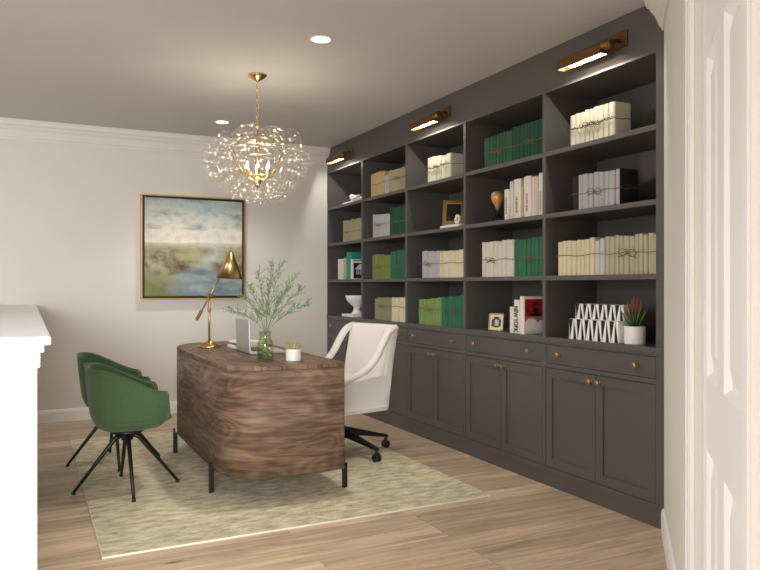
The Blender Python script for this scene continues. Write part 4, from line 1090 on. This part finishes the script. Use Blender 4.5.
def paint_fn(u, v):
    n1 = fbm(u * 2.2, v * 6, 1); n2 = fbm(u * 5, v * 14, 4); n3 = fbm(u * 14, v * 14, 8)
    G = srgb
    if v > 0.55 + 0.01 * n2:
        t_ = (v - 0.55) / 0.45
        c = lerp(G(226, 220, 204), G(166, 178, 178), t_ * 1.1 + n1 * 0.6)
        if t_ > 0.3: c = lerp(c, G(96, 110, 116), max(0, fbm(u * 3, v * 7, 12) * 2.4 + (t_ - 0.7) * 0.3))
        c = lerp(c, G(226, 220, 202), max(0, 0.30 - abs(t_ - 0.28)) * 2 + n2 * 0.6 - 0.2)
    else:
        w = (0.55 - v) / 0.55                 # 0 horizon .. 1 bottom
        cx = 0.64 + 0.07 * math.sin(w * 9) + 0.12 * max(0, 0.25 - w) * 4 * 0.3
        half_ = 0.03 + 0.10 * w + 0.9 * max(0, w - 0.42) + 0.05 * n2
        d_ = abs(u - cx) - half_
        land = lerp(lerp(G(134, 138, 104), G(170, 165, 132), 0.5 + n2 * 1.8), G(104, 76, 58), max(0, n1 * 2.0 + n3 * 1.0 + max(0, 0.42 - abs(w - 0.42) * 1.6)))
        land = lerp(land, G(190, 182, 150), max(0, 0.16 - w) * 5)
        water = lerp(G(186, 190, 184), G(76, 104, 124), (w - 0.2) * 1.1 + n1 * 1.2)
        water = lerp(water, G(190, 196, 192), max(0, n2) * 1.0)
        c = lerp(land, water, 0.5 + (-d_) * 9 + n3)
        if u < 0.4 and w > 0.55: c = lerp(c, G(120, 126, 70), (0.42 - u) * 4 * (w - 0.5) * 2.2 + n2)
        c = lerp(c, G(206, 202, 186), 0.8 - w * 9)
    return lerp(c, (c[0] * 0.82, c[1] * 0.82, c[2] * 0.82, 1), 0.2 + n3 * 2)
cv = cover_art('canvas', -hw_ + 0.034, hw_ - 0.034, -0.044, -hw_ + 0.034, hw_ - 0.034, paint_fn, t, 110, 110)
box('stretcher', M_blk, -hw_ + 0.034, hw_ - 0.034, -0.0425, -0.0125, -hw_ + 0.034, hw_ - 0.034, t)

# ------------------------------------------------------------------ chandelier
CX, CY = 1.45, 4.86
t = thing('chandelier', 'round brass chandelier covered in clear glass bubbles hanging over the desk', 'chandelier', (CX, CY, H))
bm = bmesh.new(); lathe(bm, [(0, -0.0005), (0.066, -0.0005), (0.066, -0.006), (0.05, -0.018), (0.03, -0.034), (0.014, -0.042), (0.006, -0.05), (0, -0.05)], 32); finish(bm, 'canopy', M_gold, t, smooth=True)
bm = bmesh.new(); z = -0.05; k = 0
while z > -0.34:
    pts = [((0.009 * math.cos(a) if k % 2 else 0), (0 if k % 2 else 0.009 * math.cos(a)), z - 0.014 + 0.02 * math.sin(a)) for a in [2 * PI * q / 10 for q in range(10)]]
    tube(bm, pts, 0.0022, 5, closed=True); z -= 0.032; k += 1
finish(bm, 'chain', M_gold, t, smooth=True)
bm = bmesh.new(); tube(bm, [(0, 0, -0.345), (0, 0, -0.80)], 0.006, 10); lathe(bm, [(0, -0.72), (0.02, -0.725), (0.028, -0.75), (0.02, -0.775), (0, -0.80)], 20)
lathe(bm, [(0, -0.345), (0.016, -0.35), (0.02, -0.37), (0, -0.38)], 16); finish(bm, 'centre_rod', M_gold, t, smooth=True)
for zr, R in ((-0.52, 0.21), (-0.68, 0.13)):
    bm = bmesh.new(); tube(bm, [(R * math.cos(2 * PI * q / 40), R * math.sin(2 * PI * q / 40), zr) for q in range(40)], 0.0022, 6, closed=True); finish(bm, 'ring', M_gold, t, smooth=True)
glow = emat('bulb_glow', (1, 0.88, 0.7, 1), 5)
for k in range(6):
    a = 2 * PI * k / 6 + 0.3; c, s = math.cos(a), math.sin(a)
    bm = bmesh.new(); tube(bm, [(0, 0, -0.75), (0.085 * c, 0.085 * s, -0.715), (0.15 * c, 0.15 * s, -0.66), (0.21 * c, 0.21 * s, -0.52)], 0.0025, 6)
    tube(bm, [(0, 0, -0.42), (0.12 * c, 0.12 * s, -0.44), (0.21 * c, 0.21 * s, -0.52)], 0.0025, 6)
    ar = finish(bm, 'arm', M_gold, t, smooth=True)
    bm = bmesh.new(); lathe(bm, [(0, -0.715), (0.010, -0.715), (0.010, -0.665), (0, -0.665)], 12, c=(0.085 * c, 0.085 * s, 0)); finish(bm, 'candle_holder', M_gold, ar)
    bm = bmesh.new(); lathe(bm, [(0, -0.665), (0.005, -0.663), (0.009, -0.65), (0.007, -0.632), (0.002, -0.618), (0, -0.616)], 12, c=(0.085 * c, 0.085 * s, 0)); finish(bm, 'bulb', glow, ar, smooth=True)
rnd = random.Random(5)
bub_me = None
layers = [(-0.435, 0.11, 4, .068), (-0.475, 0.24, 8, .072), (-0.55, 0.315, 14, .060), (-0.63, 0.335, 17, .050), (-0.705, 0.30, 16, .046), (-0.765, 0.24, 13, .044), (-0.825, 0.165, 10, .042), (-0.87, 0.08, 6, .038), (-0.80, 0.03, 2, .04)]
nb = 0
for z, R, n, r in layers:
    off = rnd.uniform(0, 1)
    for k in range(n):
        a = 2 * PI * (k + off) / n; rr = r * rnd.uniform(0.82, 1.15); Rj = R + rnd.uniform(-0.012, 0.012)
        if bub_me is None:
            bm = bmesh.new(); bmesh.ops.create_uvsphere(bm, u_segments=24, v_segments=16, radius=1)
            o = finish(bm, 'glass_bubble', M_bub, t, smooth=True); bub_me = o.data
        else:
            o = bpy.data.objects.new('glass_bubble', bub_me); COL.objects.link(o); o.parent = t
        o.location = (Rj * math.cos(a), Rj * math.sin(a), z + rnd.uniform(-0.015, 0.015)); o.scale = (rr, rr, rr); nb += 1
print('bubbles', nb)

# recessed ceiling lights
def downlight(x, y, label, power=75):
    t = thing('recessed_light', label, 'ceiling light', (x, y, H))
    bm = bmesh.new(); lathe(bm, [(0.058, -0.0005), (0.07, -0.0005), (0.07, -0.004), (0.056, -0.006), (0.052, -0.002), (0.052, -0.0005), (0.058, -0.0005)], 32); finish(bm, 'trim_ring', M_wh, t, smooth=False)
    bm = bmesh.new(); lathe(bm, [(0, -0.0015), (0.052, -0.0015), (0.052, -0.0005), (0, -0.0005)], 32); finish(bm, 'lens', emat('downlight_glow', (1, 0.93, 0.82, 1), 12), t)
    ld = bpy.data.lights.new('downlight_lamp', 'SPOT'); ld.energy = power; ld.spot_size = math.radians(112); ld.spot_blend = 0.75; ld.shadow_soft_size = 0.05; ld.color = (1, 0.95, 0.88)
    lo = bpy.data.objects.new('lamp_light', ld); COL.objects.link(lo); lo.parent = t; lo.location = (0, 0, -0.012)
downlight(1.58, 3.98, 'white recessed ceiling light, the nearer one in view')
downlight(1.58, 6.40, 'white recessed ceiling light by the back wall, left of the chandelier')
for k_, (x_, y_) in enumerate(((0.40, 1.95), (-0.9, -0.9))):   # unseen lamps added to brighten the near floor and lower cabinets
    downlight(x_, y_, ['white recessed ceiling light just above the camera', 'white recessed ceiling light out of view behind the camera'][k_], (45, 45)[k_])

# ------------------------------------------------------------------ light
def area(name, loc, rot, sx, sy, power, col):
    ld = bpy.data.lights.new(name, 'AREA'); ld.shape = 'RECTANGLE'; ld.size = sx; ld.size_y = sy; ld.energy = power; ld.color = col
    o = bpy.data.objects.new(name, ld); COL.objects.link(o); o.location = loc; o.rotation_euler = rot; return o
a_ = area('daylight_rear_window', (-1.5, YR + 0.12, 1.5), (PI / 2 - math.radians(30), 0, 0), 2.7, 2.0, 290, (0.97, 0.985, 1.0)); a_.data.spread = math.radians(100)
a_ = area('daylight_left_window', (XL + 0.12, 3.0, 1.7), (PI / 2 - math.radians(30), 0, -PI / 2), 3.1, 1.4, 36, (0.93, 0.97, 1.0)); a_.data.spread = math.radians(100)
ld = bpy.data.lights.new('chandelier_glow', 'POINT'); ld.energy = 13; ld.shadow_soft_size = 0.05; ld.color = (1, 0.84, 0.62)
lo = bpy.data.objects.new('chandelier_glow', ld); COL.objects.link(lo); lo.location = (CX, CY, H - 0.62)
w = bpy.data.worlds.new('world'); SC.world = w; w.use_nodes = True
w.node_tree.nodes['Background'].inputs[0].default_value = (0.85, 0.92, 1, 1); w.node_tree.nodes['Background'].inputs[1].default_value = 1.0

# ------------------------------------------------------------------ camera
cd = bpy.data.cameras.new('camera'); cd.sensor_fit = 'HORIZONTAL'; cd.sensor_width = 36; cd.lens = FPX / 760 * 36; cd.clip_start = 0.02
co = bpy.data.objects.new('camera', cd); COL.objects.link(co); co.location = (0, 0, CAM_H); co.rotation_euler = (PI / 2, 0, -math.radians(26.4))
SC.camera = co
vs = SC.view_settings; vs.view_transform = 'Standard'; vs.look = 'None'; vs.gamma = 1; vs.use_curve_mapping = False; vs.exposure = 0.0
try:
    SC.cycles.transparent_max_bounces = 48; SC.cycles.max_bounces = 12; SC.cycles.diffuse_bounces = 6; SC.cycles.sample_clamp_indirect = 8
except Exception as ex: print(ex)
